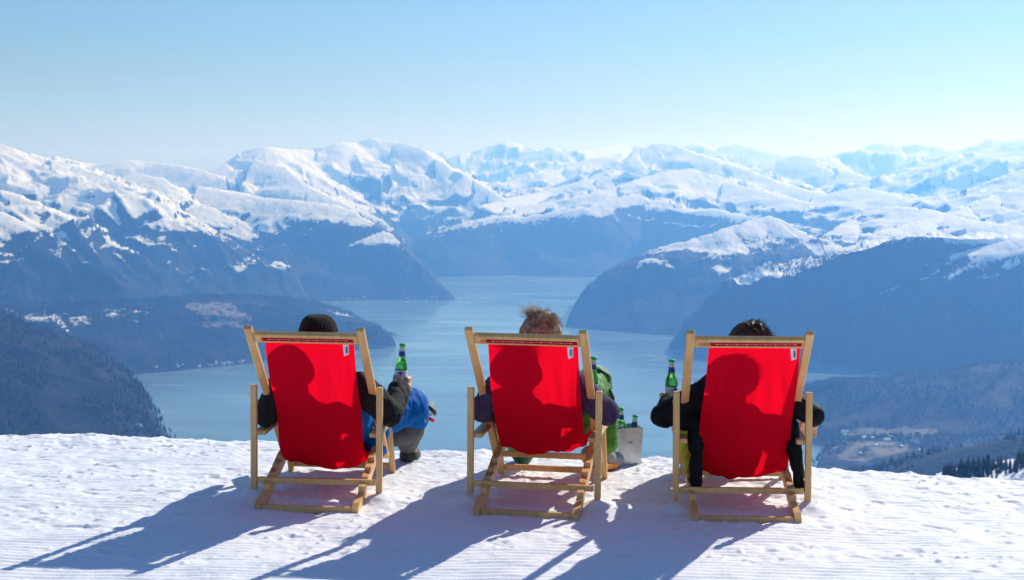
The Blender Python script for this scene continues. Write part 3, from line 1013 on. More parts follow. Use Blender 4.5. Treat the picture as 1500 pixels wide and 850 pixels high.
# ------------------------------------------------------------------ soft bodies
def capsule_bm(bm, p0, r0, p1, r1, flat=None, sides=14, rings=5):
    p0, p1 = Vector(p0), Vector(p1)
    ax = p1 - p0
    ax = ax.normalized() if ax.length > 1e-6 else Vector((0, 0, 1))
    a = ax.orthogonal().normalized(); b_ = ax.cross(a)
    rows = []
    for k in range(rings + 1):
        t = -math.pi / 2 + (math.pi / 2) * k / rings
        rows.append((p0 + ax * (math.sin(t) * r0), math.cos(t) * r0))
    for k in range(rings + 1):
        t = (math.pi / 2) * k / rings
        rows.append((p1 + ax * (math.sin(t) * r1), math.cos(t) * r1))
    R = []
    for c, r in rows:
        if r < 1e-5:
            R.append([bm.verts.new(c)])
        else:
            R.append([bm.verts.new(c + (a * math.cos(2 * math.pi * k / sides) + b_ * math.sin(2 * math.pi * k / sides)) * r) for k in range(sides)])
    for q, w in zip(R[:-1], R[1:]):
        for k in range(sides):
            k2 = (k + 1) % sides
            if len(q) == 1: bm.faces.new((q[0], w[k2], w[k]))
            elif len(w) == 1: bm.faces.new((q[k], q[k2], w[0]))
            else: bm.faces.new((q[k], q[k2], w[k2], w[k]))


def ellipsoid_bm(bm, c, rad, rot=None, seg=20):
    r = bmesh.ops.create_uvsphere(bm, u_segments=seg, v_segments=seg // 2 + 2, radius=1.0)
    m = Matrix.Diagonal((*rad, 1))
    if rot is not None:
        m = Matrix.Rotation(rot[0], 4, rot[1]) @ m
    m = Matrix.Translation(Vector(c)) @ m
    bmesh.ops.transform(bm, matrix=m, verts=r["verts"])


def organic(name, prims, voxel, mat, parent, smooth_it=4, folds=0.0, fscale=0.07, seed=0):
    """one continuous skin over overlapping limbs and masses"""
    bm = bmesh.new()
    for p in prims:
        if p[0] == "c":
            capsule_bm(bm, *p[1:])
        else:
            ellipsoid_bm(bm, *p[1:])
    me = bm_mesh(name + "_raw", bm)
    o = bpy.data.objects.new(name + "_raw", me)
    COL.objects.link(o)
    md = o.modifiers.new("r", "REMESH"); md.mode = "VOXEL"; md.voxel_size = voxel
    ms = o.modifiers.new("s", "SMOOTH"); ms.factor = 0.5; ms.iterations = smooth_it
    dg = bpy.context.evaluated_depsgraph_get()
    out = bpy.data.meshes.new_from_object(o.evaluated_get(dg))
    bpy.data.objects.remove(o); bpy.data.meshes.remove(me)
    out.name = name
    n = len(out.vertices)
    if folds:
        co = np.zeros(n * 3, np.float32); out.vertices.foreach_get("co", co); co = co.reshape(-1, 3).astype(float)
        no = np.zeros(n * 3, np.float32); out.vertices.foreach_get("normal", no); no = no.reshape(-1, 3)
        x, y, z = co.T
        f = fscale
        d = (1 - np.abs(fbm((x + 0.6 * z) / f, (y - 0.5 * z + 0.3 * x) / f, 3, 200 + seed)) * 1.3) * folds
        d += fbm((x - z) / (f * 2.5), (y + z) / (f * 2.5), 2, 230 + seed) * folds * 0.8
        co += no * d[:, None]
        out.vertices.foreach_set("co", co.reshape(-1).astype(np.float32))
    out.polygons.foreach_set("use_smooth", [True] * len(out.polygons))
    return link(name, out, mat, parent)


def V3(*a): return np.array(a, float)


def limb(a, b, c, ra, rb, rc):
    return [("c", a, ra, b, rb), ("c", b, rb, c, rc)]


def grip(c, R, side, wrist):
    """palm, four bent fingers and a thumb closed round an upright bottle; side +1 right hand, -1 left hand"""
    c = V3(*c); out = []
    P = lambda ang, rad, dz: tuple(c + V3(side * math.cos(ang) * rad, math.sin(ang) * rad, dz))
    rr_ = R + 0.0095
    palm = [P(-0.35, R + 0.016, z) for z in (0.026, 0.0, -0.026)]
    for p in palm: out.append(("c", P(-0.75, R + 0.018, p[2] - c[2]), 0.017, P(0.15, R + 0.015, p[2] - c[2]), 0.014))
    for z, ln, r in ((0.032, 2.55, 0.0088), (0.0115, 2.8, 0.0094), (-0.0095, 2.7, 0.009), (-0.029, 2.35, 0.0078)):
        a0 = 0.12
        q = [P(a0 + ln * k / 4, rr_ + (0.004 if k == 1 else 0), z - 0.002 * k) for k in range(5)]
        for u, w, k in zip(q[:-1], q[1:], range(4)):
            out.append(("c", u, r * (1.06 - 0.06 * k), w, r * (1.0 - 0.06 * k)))
    th = [P(-0.75, R + 0.020, 0.0), P(-1.25, R + 0.015, 0.022), P(-1.75, R + 0.0115, 0.036), P(-2.2, R + 0.010, 0.042)]
    for u, w, r in zip(th[:-1], th[1:], (0.0125, 0.0108, 0.0095)):
        out.append(("c", u, r, w, r * 0.93))
    out.append(("c", tuple(wrist), 0.026, P(-0.6, R + 0.018, -0.012), 0.022))
    return out


def rest_hand(w, d, side):
    """relaxed hand lying from the wrist along d, fingers drooping and slightly curled"""
    w = V3(*w); d = V3(*d); d /= np.linalg.norm(d)
    x = V3(side, 0, 0); x -= d * x.dot(d); x /= np.linalg.norm(x)
    dn = np.cross(d, x) * side
    if dn[2] > 0: dn = -dn
    out = []
    for k in (-0.028, -0.009, 0.010, 0.027):
        out.append(("c", tuple(w + x * k * 0.6), 0.019, tuple(w + d * 0.085 + x * k), 0.0145))
    for k, ln, r in ((-0.031, 0.072, 0.0088), (-0.010, 0.082, 0.0092), (0.011, 0.077, 0.009), (0.030, 0.060, 0.0078)):
        p = w + d * 0.088 + x * k
        a = 0.25
        for j, f in enumerate((0.44, 0.31, 0.25)):
            q = p + (d * math.cos(a) + dn * math.sin(a)) * ln * f * 1.15
            out.append(("c", tuple(p), r * (1.05 - 0.08 * j), tuple(q), r * (0.97 - 0.08 * j)))
            p = q; a += 0.48
    p = w + d * 0.02 - x * 0.026
    for j, (q, r) in enumerate(((w + d * 0.055 - x * 0.046 + dn * 0.012, 0.0118), (w + d * 0.085 - x * 0.050 + dn * 0.026, 0.0105), (w + d * 0.105 - x * 0.046 + dn * 0.036, 0.0092))):
        out.append(("c", tuple(p), r * 1.08, tuple(q), r)); p = q
    return out


def head_prims(h):
    h = V3(*h)
    q = lambda *d: tuple(h + V3(*d))
    return [("e", q(0, 0, 0.012), (0.074, 0.094, 0.100)), ("e", q(0, 0.022, -0.052), (0.058, 0.068, 0.066)),
            ("c", q(0, 0.076, -0.098), 0.020, q(0, 0.060, -0.095), 0.026),
            ("c", q(0, 0.090, 0.018), 0.009, q(0, 0.110, -0.022), 0.013),
            ("c", q(-0.013, 0.098, -0.026), 0.008, q(0.013, 0.098, -0.026), 0.008),
            ("c", q(-0.034, 0.084, 0.026), 0.010, q(0.034, 0.084, 0.026), 0.010),
            ("c", q(-0.020, 0.087, -0.055), 0.0065, q(0.020, 0.087, -0.055), 0.0065),
            ("c", q(-0.017, 0.085, -0.065), 0.0075, q(0.017, 0.085, -0.065), 0.0075),
            ("e", q(-0.077, -0.004, -0.012), (0.010, 0.018, 0.030)), ("e", q(0.077, -0.004, -0.012), (0.010, 0.018, 0.030)),
            ("c", q(0, -0.02, -0.07), 0.052, q(0, 0.06, -0.20), 0.058)]


def eyes(h, parent):
    for s in (-1, 1):
        bm = bmesh.new()
        ellipsoid_bm(bm, (h[0] + s * 0.031, h[1] + 0.083, h[2] + 0.006), (0.012, 0.010, 0.011), seg=12)
        link("eye", bm_mesh("eye", bm, True), M["white"], parent)


def strands(name, roots, mat, parent, r=0.0012, steps=6):
    """many thin tapering hairs as one head of hair; roots: (start, direction, length, droop)"""
    vs, fs = [], []
    for p, d, ln, droop in roots:
        p = V3(*p); d = V3(*d); d /= np.linalg.norm(d)
        side = np.cross(d, V3(0.3, 0.5, 0.8)); side /= np.linalg.norm(side); up = np.cross(d, side)
        base = len(vs)
        wob = rng.uniform(-1, 1, 3) * 0.25
        for k in range(steps + 1):
            t = k / steps
            c = p + d * ln * t + V3(0, 0, -droop) * t * t + wob * ln * t * t * 0.5
            rr2 = r * (1 - 0.75 * t)
            for a in (0, 2.094, 4.189):
                vs.append(c + (side * math.cos(a) + up * math.sin(a)) * rr2)
        for k in range(steps):
            for a in range(3):
                i0 = base + k * 3 + a; i1 = base + k * 3 + (a + 1) % 3
                fs.append((i0, i1, i1 + 3, i0 + 3))
    me = bpy.data.meshes.new(name)
    me.from_pydata([tuple(v) for v in vs], [], fs)
    me.polygons.foreach_set("use_smooth", [True] * len(me.polygons))
    return link(name, me, mat, parent)


def seat_person(i, label):
    p = empty("person")
    (X, Y, Z), a, r = CHAIRS[i]
    p.location = (X, Y, Z); p.rotation_euler = (0, -r, a)
    tag(p, label, "person", "people resting in deck chairs")
    return p


def torso(hip, sh, w_hip, w_sh, r_hip, r_sh):
    hip, sh = V3(*hip), V3(*sh)
    out = []
    for s in (-1, 0, 1):
        out.append(("c", tuple(hip + V3(s * w_hip, 0, 0)), r_hip, tuple(sh + V3(s * w_sh, 0, -0.02)), r_sh))
    for s in (-1, 1):
        out.append(("c", tuple(sh + V3(s * w_sh * 1.35, -0.015, 0.020)), r_sh * 0.58, tuple(sh + V3(s * 0.035, -0.05, 0.105)), r_sh * 0.60))
    out.append(("c", tuple(sh + V3(-w_sh * 1.5, -0.01, 0.0)), r_sh * 0.62, tuple(sh + V3(w_sh * 1.5, -0.01, 0.0)), r_sh * 0.62))
    return out


def shrink(prims, k):
    """the same limbs, thinner: the body inside its clothes"""
    return [(p[0], p[1], p[2] - k, p[3], p[4] - k) if p[0] == "c" else (p[0], p[1], tuple(r - k for r in p[2])) for p in prims]


# ---- first sitter: knit cap, charcoal sleeves, blue shell
P1 = seat_person(0, "person in a black knit cap and dark sleeves raising a bottle")
H1 = (0.0, 0.02, 0.742)
B1 = (0.330, 0.42, 0.50)
to = torso((0, 0.40, 0.292), (0, 0.15, 0.50), 0.075, 0.095, 0.118, 0.112)
ra = limb((0.185, 0.13, 0.525), (0.330, 0.10, 0.405), (0.338, 0.325, 0.475), 0.070, 0.056, 0.046)
la = limb((-0.185, 0.13, 0.525), (-0.262, 0.11, 0.390), (-0.268, 0.35, 0.385), 0.070, 0.058, 0.046)
rl = limb((0.095, 0.42, 0.29), (0.335, 0.78, 0.325), (0.31, 0.90, 0.07), 0.105, 0.092, 0.060)
ll = limb((-0.095, 0.42, 0.27), (-0.05, 0.85, 0.320), (0.30, 0.88, 0.26), 0.100, 0.074, 0.052)
body = shrink(to + ra + la + rl + ll, 0.02) + head_prims(H1) + grip((B1[0], B1[1], B1[2]), 0.030, 1, (0.338, 0.335, 0.475)) + rest_hand((-0.268, 0.36, 0.385), (0.02, 1, -0.1), -1)
organic("body", body, 0.0045, M["skin"], P1, 3)
eyes(H1, P1)
organic("jacket", to + [("c", (0, 0.11, 0.57), 0.075, (0, 0.09, 0.62), 0.066)], 0.009, M["blue"], P1, 4, 0.006, 0.06, 1)
organic("sleeve", ra + [("c", (0.338, 0.315, 0.470), 0.051, (0.339, 0.342, 0.478), 0.050)], 0.007, M["charcoal"], P1, 3, 0.008, 0.045, 2)
organic("sleeve", la, 0.007, M["charcoal"], P1, 3, 0.008, 0.045, 3)
organic("trouser_leg", [("c", (0.10, 0.42, 0.29), 0.108, (0.330, 0.765, 0.335), 0.088), ("c", (0.330, 0.765, 0.335), 0.088, (0.340, 0.80, 0.27), 0.080),
                        ("c", (0.20, 0.44, 0.25), 0.07, (0.22, 0.40, 0.18), 0.05)], 0.008, M["blue"], P1, 4, 0.010, 0.07, 4)
organic("trouser_leg", ll[:1] + [("c", (-0.05, 0.85, 0.320), 0.076, (0.27, 0.875, 0.27), 0.058)], 0.008, M["blue"], P1, 4, 0.008, 0.07, 5)
organic("gaiter", [("c", (0.325, 0.80, 0.215), 0.082, (0.305, 0.88, 0.12), 0.060), ("c", (0.25, 0.72, 0.18), 0.055, (0.325, 0.82, 0.2), 0.078)], 0.008, M["grey"], P1, 4, 0.004, 0.07, 6)
for q, nm in ((((0.262, 0.70, 0.405), (0.325, 0.735, 0.412), (0.388, 0.735, 0.375), (0.418, 0.76, 0.32)), "piping"), (((0.376, 0.70, 0.345), (0.405, 0.73, 0.30), (0.412, 0.76, 0.25)), "piping"), (((0.205, 0.36, 0.29), (0.24, 0.39, 0.23), (0.26, 0.42, 0.17)), "piping")):
    bm = bmesh.new(); tube_bm(bm, q, 0.006, 8)
    link(nm, bm_mesh(nm, bm, True), M["lime"], P1)
b1 = organic("boot", [("c", (0.345, 0.87, 0.285), 0.042, (0.38, 0.885, 0.255), 0.044), ("c", (0.38, 0.885, 0.255), 0.042, (0.405, 0.965, 0.295), 0.034)], 0.006, M["palegrey"], P1, 2)
for q in (((0.402, 0.836, 0.275), (0.437, 0.87, 0.242), (0.435, 0.92, 0.232)), ((0.420, 0.86, 0.312), (0.444, 0.905, 0.28), (0.440, 0.945, 0.262))):
    bm = bmesh.new(); tube_bm(bm, q, [0.010, 0.011, 0.010], 8)
    link("strap", bm_mesh("strap", bm, True), M["red"] if q[0][2] < 0.30 else M["boot"], b1)
organic("boot", [("c", (0.31, 0.90, 0.045), 0.052, (0.315, 1.02, 0.025), 0.045)], 0.006, M["boot"], P1, 2)


def knit_cap(h, mat, parent):
    """pull-on cap: dome with rows of raised stitches and a turned-up brim"""
    n, m = 60, 120
    P = np.zeros((n, m + 1, 3))
    for i in range(n):
        t = i / (n - 1)
        for j in range(m + 1):
            th = 2 * math.pi * j / m
            if t < 0.14:
                z = -0.045 + t / 0.14 * 0.05; k = 1.07 - 0.03 * abs(t - 0.07) / 0.07
            elif t < 0.18:
                z = 0.005; k = 1.04 - (t - 0.14)
            else:
                u = (t - 0.18) / 0.82
                z = 0.005 + 0.128 * math.sin(u * math.pi / 2); k = max(math.cos(u * math.pi / 2), 0) ** 0.62
            bump = 0.0026 * math.cos(m / 4 * th + (i % 4 > 1) * math.pi) * math.cos(i * 1.57) * min(1, k * 2)
            sag = 0.006 * math.sin(3 * th + 1) * min(t * 2, 1) * k
            P[i, j] = (h[0] + math.cos(th) * (0.094 * k + bump + sag), h[1] - 0.004 + math.sin(th) * (0.110 * k + bump + sag) - 0.012 * t, h[2] + z + 0.010 * math.sin(2 * th + 0.5) * t * (1 - t))
    return link("knit_cap", grid_mesh("knit_cap", P), mat, parent)


knit_cap((H1[0], H1[1], H1[2] + 0.004), M["knit"], P1)

# ---- second sitter: fair bun, purple fleece, green trousers
P2 = seat_person(1, "person with messy fair bun, purple fleece and green trousers")
H2 = (0.022, 0.025, 0.768)
B2 = (0.212, 0.40, 0.448)
to = torso((0, 0.40, 0.355), (0, 0.15, 0.530), 0.070, 0.085, 0.112, 0.105)
ra = limb((0.170, 0.13, 0.545), (0.318, 0.11, 0.430), (0.248, 0.315, 0.432), 0.066, 0.056, 0.042)
la = limb((-0.170, 0.13, 0.545), (-0.262, 0.10, 0.425), (-0.262, 0.33, 0.385), 0.066, 0.058, 0.042)
rl = limb((0.095, 0.42, 0.365), (0.195, 0.745, 0.470), (0.238, 0.80, 0.10), 0.100, 0.074, 0.052)
ll = limb((-0.105, 0.42, 0.345), (-0.165, 0.80, 0.390), (-0.19, 0.85, 0.10), 0.100, 0.080, 0.056)
body = shrink(to + ra + la + rl + ll, 0.02) + head_prims(H2) + grip(B2, 0.030, 1, (0.245, 0.325, 0.432)) + rest_hand((-0.262, 0.34, 0.385), (0.02, 1, -0.1), -1)
organic("body", body, 0.0045, M["skin"], P2, 3)
eyes(H2, P2)
organic("fleece", to + ra + la + [("c", (0, 0.11, 0.59), 0.07, (0, 0.09, 0.64), 0.06)], 0.008, M["purple"], P2, 4, 0.008, 0.05, 7)
organic("trousers", [("c", (0.11, 0.42, 0.345), 0.112, (0.195, 0.745, 0.475), 0.078), ("c", (0.195, 0.745, 0.475), 0.078, (0.238, 0.80, 0.17), 0.066),
                     ("c", (-0.115, 0.42, 0.325), 0.112, (-0.165, 0.80, 0.39), 0.092), ("c", (-0.165, 0.80, 0.39), 0.092, (-0.19, 0.85, 0.14), 0.078), ("c", (-0.06, 0.38, 0.34), 0.1, (0.06, 0.38, 0.34), 0.1),
                     ("c", (-0.20, 0.36, 0.33), 0.035, (-0.17, 0.44, 0.255), 0.05)], 0.008, M["green"], P2, 4, 0.011, 0.065, 8)
for q in (((0.175, 0.665, 0.525), (0.215, 0.70, 0.542), (0.255, 0.73, 0.51), (0.272, 0.755, 0.44)), ((0.258, 0.70, 0.47), (0.280, 0.735, 0.40), (0.293, 0.765, 0.30)), ((-0.212, 0.35, 0.40), (-0.240, 0.37, 0.33), (-0.225, 0.40, 0.26), (-0.17, 0.41, 0.215))):
    bm = bmesh.new(); tube_bm(bm, q, [0.012] + [0.017] * (len(q) - 2) + [0.012], 8)
    link("side_panel", bm_mesh("side_panel", bm, True), M["darkgreen"], P2)
bt = organic("boot", [("c", (-0.19, 0.85, 0.075), 0.060, (-0.195, 0.98, 0.045), 0.050)], 0.006, M["darkgreen"], P2, 2)
bt = organic("boot", [("c", (0.175, 0.755, 0.095), 0.052, (0.245, 0.84, 0.07), 0.055), ("c", (0.245, 0.84, 0.06), 0.05, (0.29, 0.93, 0.04), 0.045)], 0.006, M["palegrey"], P2, 2)
organic("sole", [("c", (0.205, 0.76, 0.025), 0.022, (0.275, 0.92, 0.015), 0.024), ("c", (0.245, 0.765, 0.04), 0.022, (0.29, 0.86, 0.03), 0.022)], 0.005, M["orange"], bt, 2)

hb = organic("hair", [("e", (H2[0], H2[1] - 0.006, H2[2] + 0.016), (0.090, 0.112, 0.113)), ("e", (H2[0], H2[1] - 0.042, H2[2] - 0.05), (0.082, 0.080, 0.080)),
                      ("e", (H2[0] + 0.012, H2[1] - 0.060, H2[2] + 0.100), (0.042, 0.040, 0.036)), ("e", (H2[0] + 0.03, H2[1] - 0.03, H2[2] + 0.085), (0.045, 0.045, 0.04))],
             0.006, M["hair_blond"], P2, 2, 0.008, 0.03, 9)
S = []
bun = V3(H2[0] + 0.012, H2[1] - 0.060, H2[2] + 0.098)
for k in range(620):                       # combed up over the head towards the bun
    th, ph = rng.uniform(0, 2 * math.pi), rng.uniform(-0.6, 1.1)
    d = V3(math.cos(th) * math.cos(ph), math.sin(th) * math.cos(ph), math.sin(ph))
    p = V3(H2[0], H2[1] - 0.006, H2[2] + 0.016) + d * V3(0.090, 0.112, 0.114)
    S.append((p, (bun - p) + rng.normal(0, 0.02, 3) + d * 0.012, np.linalg.norm(bun - p) * 0.8, -0.006))
for k in range(420):                       # wound round the bun
    d = rng.normal(0, 1, 3); d /= np.linalg.norm(d)
    p = bun + d * V3(0.043, 0.041, 0.037)
    t = np.cross(d, rng.normal(0, 1, 3)); S.append((p, t + d * 0.25, rng.uniform(0.025, 0.05), 0.003))
for k in range(170):                       # loose ends blown up and to the left of the bun
    p = bun + V3(rng.normal(-0.02, 0.02), rng.normal(0, 0.015), rng.uniform(0.0, 0.03))
    S.append((p, V3(rng.normal(-0.75, 0.35), rng.normal(0, 0.3), rng.uniform(0.25, 0.9)), rng.uniform(0.03, 0.075), rng.uniform(-0.01, 0.012)))
for k in range(140):                       # falling along the right side
    p = bun + V3(rng.uniform(0.01, 0.05), rng.normal(0, 0.03), rng.uniform(-0.01, 0.03))
    S.append((p, V3(rng.uniform(0.5, 1.0), rng.normal(0, 0.25), rng.normal(-0.1, 0.3)), rng.uniform(0.03, 0.07), rng.uniform(0.015, 0.06)))
for k in range(22):
    p = bun + rng.normal(0, 0.03, 3)
    S.append((p, V3(rng.normal(0, 0.6), rng.normal(0, 0.4), 0.9), rng.uniform(0.03, 0.055), 0.0))
strands("loose_hair", S, M["hair_blond"], hb, 0.0014)

# ---- third sitter: short dark hair, black coat
P3 = seat_person(2, "person with short dark hair and black coat, left elbow out")
H3 = (0.030, 0.025, 0.732)
B3 = (-0.297, 0.41, 0.436)
to = torso((0, 0.40, 0.288), (0, 0.15, 0.505), 0.078, 0.100, 0.120, 0.115)
la = limb((-0.180, 0.13, 0.500), (-0.342, 0.17, 0.405), (-0.308, 0.33, 0.425), 0.066, 0.053, 0.046)
ra = limb((0.180, 0.13, 0.500), (0.332, 0.105, 0.425), (0.345, 0.235, 0.395), 0.064, 0.046, 0.040)
rl = limb((0.095, 0.42, 0.29), (0.12, 0.84, 0.38), (0.13, 0.97, 0.06), 0.105, 0.085, 0.058)
ll = limb((-0.095, 0.42, 0.29), (-0.10, 0.84, 0.38), (-0.11, 0.96, 0.06), 0.105, 0.085, 0.058)
body = shrink(to + ra + la + rl + ll, 0.02) + head_prims(H3) + grip(B3, 0.030, -1, (-0.308, 0.335, 0.424)) + rest_hand((0.346, 0.238, 0.390), (0.0, 0.80, -0.52), 1)
organic("body", body, 0.0045, M["skin"], P3, 3)
eyes(H3, P3)
organic("coat", to + ra + la + [("c", (0, 0.11, 0.575), 0.08, (0.01, 0.085, 0.625), 0.07), ("c", (-0.17, 0.20, 0.42), 0.05, (-0.24, 0.16, 0.39), 0.052)], 0.008, M["black"], P3, 4, 0.010, 0.06, 10)
organic("coat_tail", [("c", (-0.190, 0.12, 0.38), 0.045, (-0.200, 0.07, 0.26), 0.030), ("c", (-0.200, 0.07, 0.26), 0.028, (-0.200, 0.045, 0.17), 0.025), ("c", (-0.200, 0.045, 0.17), 0.024, (-0.198, 0.03, 0.105), 0.018), ("c", (-0.210, 0.05, 0.19), 0.018, (-0.212, 0.035, 0.12), 0.013)], 0.006, M["black"], P3, 3, 0.008, 0.035, 11)
organic("coat_tail", [("c", (0.215, 0.12, 0.38), 0.045, (0.246, 0.065, 0.26), 0.032), ("c", (0.246, 0.065, 0.26), 0.030, (0.256, 0.04, 0.17), 0.025), ("c", (0.256, 0.04, 0.17), 0.024, (0.264, 0.03, 0.105), 0.022)], 0.006, M["black"], P3, 3, 0.006, 0.035, 12)
organic("lining", [("c", (-0.262, 0.17, 0.330), 0.026, (-0.235, 0.14, 0.325), 0.026), ("c", (-0.250, 0.16, 0.325), 0.030, (-0.240, 0.17, 0.24), 0.028), ("c", (-0.240, 0.17, 0.24), 0.027, (-0.228, 0.18, 0.14), 0.016)], 0.006, M["yellow"], P3, 3, 0.005, 0.04, 13)
organic("trousers", rl + ll + [("c", (-0.06, 0.40, 0.30), 0.11, (0.06, 0.40, 0.30), 0.11)], 0.009, M["black"], P3, 4, 0.008, 0.07, 14)
for s in (-1, 1):
    organic("boot", [("c", (s * 0.12, 0.97, 0.055), 0.055, (s * 0.13, 1.10, 0.03), 0.048)], 0.006, M["boot"], P3, 2)
hb = organic("hair", [("e", (H3[0], H3[1] - 0.008, H3[2] + 0.020), (0.090, 0.112, 0.108)), ("e", (H3[0], H3[1] - 0.045, H3[2] - 0.03), (0.083, 0.076, 0.08))], 0.006, M["hair_brown"], P3, 2, 0.010, 0.03, 15)
S = []
for k in range(2200):
    th, ph = rng.uniform(0, 2 * math.pi), rng.uniform(-0.25, 1.5)
    d = V3(math.cos(th) * math.cos(ph), math.sin(th) * math.cos(ph), math.sin(ph))
    if d[1] > 0.75 and ph < 0.5: continue
    p = V3(H3[0], H3[1] - 0.008, H3[2] + 0.018) + d * V3(0.089, 0.112, 0.108)
    S.append((p, d * 0.10 + V3(0.85, 0.1, -0.25 * d[0]) * rng.uniform(0.5, 1) + rng.normal(0, 0.16, 3), rng.uniform(0.025, 0.05), rng.uniform(0.004, 0.018)))
for k in range(16):
    p = V3(H3[0] + rng.uniform(0.0, 0.06), H3[1] + rng.normal(0, 0.04), H3[2] + 0.115)
    S.append((p, V3(rng.normal(0.2, 0.5), rng.normal(0, 0.3), rng.uniform(0.4, 1)), rng.uniform(0.02, 0.045), 0.0))
strands("loose_hair", S, M["hair_brown"], hb, 0.0010)

# ------------------------------------------------------------------ bottles and their bucket
BT = [(0, 0.0), (0.026, 0.0), (0.0300, 0.004), (0.0302, 0.012), (0.0302, 0.118), (0.0292, 0.132), (0.0245, 0.148), (0.0185, 0.162), (0.0155, 0.178), (0.0138, 0.198), (0.0132, 0.218), (0.0142, 0.220), (0.0142, 0.226), (0.0128, 0.228), (0.0, 0.228)]
ME_GLASS = lathe_mesh("glass", BT, 28); ME_GLASS.materials.append(M["glass"])
ME_LAB = lathe_mesh("body_label", [(0.0305, 0.035), (0.0308, 0.036), (0.0308, 0.104), (0.0305, 0.105)], 28); ME_LAB.materials.append(M["label"])
ME_NECK = lathe_mesh("neck_label", [(0.0166, 0.1745), (0.0170, 0.175), (0.0146, 0.197), (0.0143, 0.1975)], 24); ME_NECK.materials.append(M["labelblue"])
ME_COLLAR = lathe_mesh("foil_band", [(0.0146, 0.1985), (0.0149, 0.199), (0.0139, 0.215), (0.0136, 0.2155)], 24); ME_COLLAR.materials.append(M["label"])
ME_CAP = lathe_mesh("cap", [(0.0152, 0.2215), (0.0160, 0.2225), (0.0150, 0.2325), (0.0125, 0.2345), (0, 0.2345)], 21); ME_CAP.materials.append(M["cap"])


def emblem_mesh():
    """oval blue field with a pale rim and a pale scroll, wrapped on the label"""
    bm = bmesh.new()
    for face in (0,):
        for (a, b_, rad, zc) in ((0.020, 0.026, 0.0312, 0.075),):
            ring = []
            c = bm.verts.new((math.cos(face * math.pi - math.pi / 2) * rad, math.sin(face * math.pi - math.pi / 2) * rad, zc))
            for k in range(24):
                t = 2 * math.pi * k / 24
                th = face * math.pi - math.pi / 2 + math.cos(t) * a / rad
                ring.append(bm.verts.new((math.cos(th) * rad, math.sin(th) * rad, zc + math.sin(t) * b_)))
            for k in range(24):
                bm.faces.new((c, ring[k], ring[(k + 1) % 24]))
    return bm_mesh("emblem", bm, True)


def scroll_mesh():
    bm = bmesh.new()
    pts = []
    rad = 0.0318
    for k in range(14):
        q = k / 13 - 0.5
        th = -math.pi / 2 + q * 0.95
        pts.append((math.cos(th) * rad, math.sin(th) * rad, 0.075 + q * 0.012 + 0.004 * math.sin(k * 1.7)))
    tube_bm(bm, pts, 0.0022, 5)
    return bm_mesh("scroll", bm, True)


ME_EMB = emblem_mesh(); ME_EMB.materials.append(M["labelblue"])
ME_SCR = scroll_mesh(); ME_SCR.materials.append(M["label"])


def bottle(loc, rot, label):
    r = empty("bottle", loc, rot)
    tag(r, label, "bottle", "green beer bottles")
    link("glass", ME_GLASS, None, r)
    lb = link("body_label", ME_LAB, None, r)
    link("emblem", ME_EMB, None, lb); link("scroll", ME_SCR, None, lb)
    link("neck_label", ME_NECK, None, r); link("foil_band", ME_COLLAR, None, r); link("cap", ME_CAP, None, r)
    return r


for i, B, lb in ((0, B1, "green bottle raised high in the right hand of the sitter in the knit cap"), (1, B2, "green bottle half hidden behind the middle chair's rail, in the fair sitter's hand"), (2, B3, "green bottle in the left hand of the sitter in the black coat")):
    w = chair_world(i, (B[0], B[1], B[2] - 0.034))
    bottle(w, (0.03, 0.06 * (1 if i != 2 else -0.4), 0.3 * i), lb)

BX, BY = 0.598, 7.40
bz = ground_at(BX, BY) - 0.006
bk = empty("bottle_bucket", (BX, BY, bz), (0, 0, 0.30))
tag(bk, "square tapered zinc bucket of bottles standing on the snow by the middle chair", "bucket")
bm = bmesh.new()
def sq(h, z): return [bm.verts.new((sx * h, sy * h, z)) for sx, sy in ((-1, -1), (1, -1), (1, 1), (-1, 1))]
L_ = [sq(0.063, 0.0), sq(0.070, 0.196), sq(0.0725, 0.197), sq(0.0725, 0.203), sq(0.0675, 0.203), sq(0.0675, 0.196), sq(0.061, 0.004)]
for a, b_ in zip(L_[:-1], L_[1:]):
    for k in range(4):
        bm.faces.new((a[k], a[(k + 1) % 4], b_[(k + 1) % 4], b_[k]))
bm.faces.new(L_[0][::-1]); bm.faces.new(L_[-1])
link("shell", bm_mesh("shell", bm), M["metal"], bk)
bm = bmesh.new()
tube_bm(bm, [(-0.012, -0.0685, 0.128), (0.0, -0.0705, 0.126), (0.012, -0.0685, 0.128)], 0.003, 8)
link("rivet", bm_mesh("rivet", bm), M["bolt"], bk)
n = 24
ix, iy = np.meshgrid(np.linspace(-0.063, 0.063, n), np.linspace(-0.063, 0.063, n), indexing="ij")
iz = 0.172 + fbm(ix / 0.03, iy / 0.03, 3, 300) * 0.010
link("ice", grid_mesh("ice", np.stack([ix, iy, iz], -1)), plain("crushed_ice", (0.8, 0.85, 0.88), 0.25, 0.5, 0.4, 120), bk)
for dx, dy, dz, rx, ry, lb in ((-0.012, 0.030, 0.064, 0.04, -0.03, "taller green bottle standing in the zinc bucket, on its left"), (0.028, -0.018, 0.028, -0.02, 0.10, "lower green bottle leaning right in the zinc bucket"), (-0.031, -0.028, 0.006, 0.02, -0.06, "green bottle sunk deep in the near left corner of the zinc bucket")):
    c, s = math.cos(0.30), math.sin(0.30)
    bottle((BX + dx * c - dy * s, BY + dx * s + dy * c, bz + dz), (rx, ry, 0.4), lb)

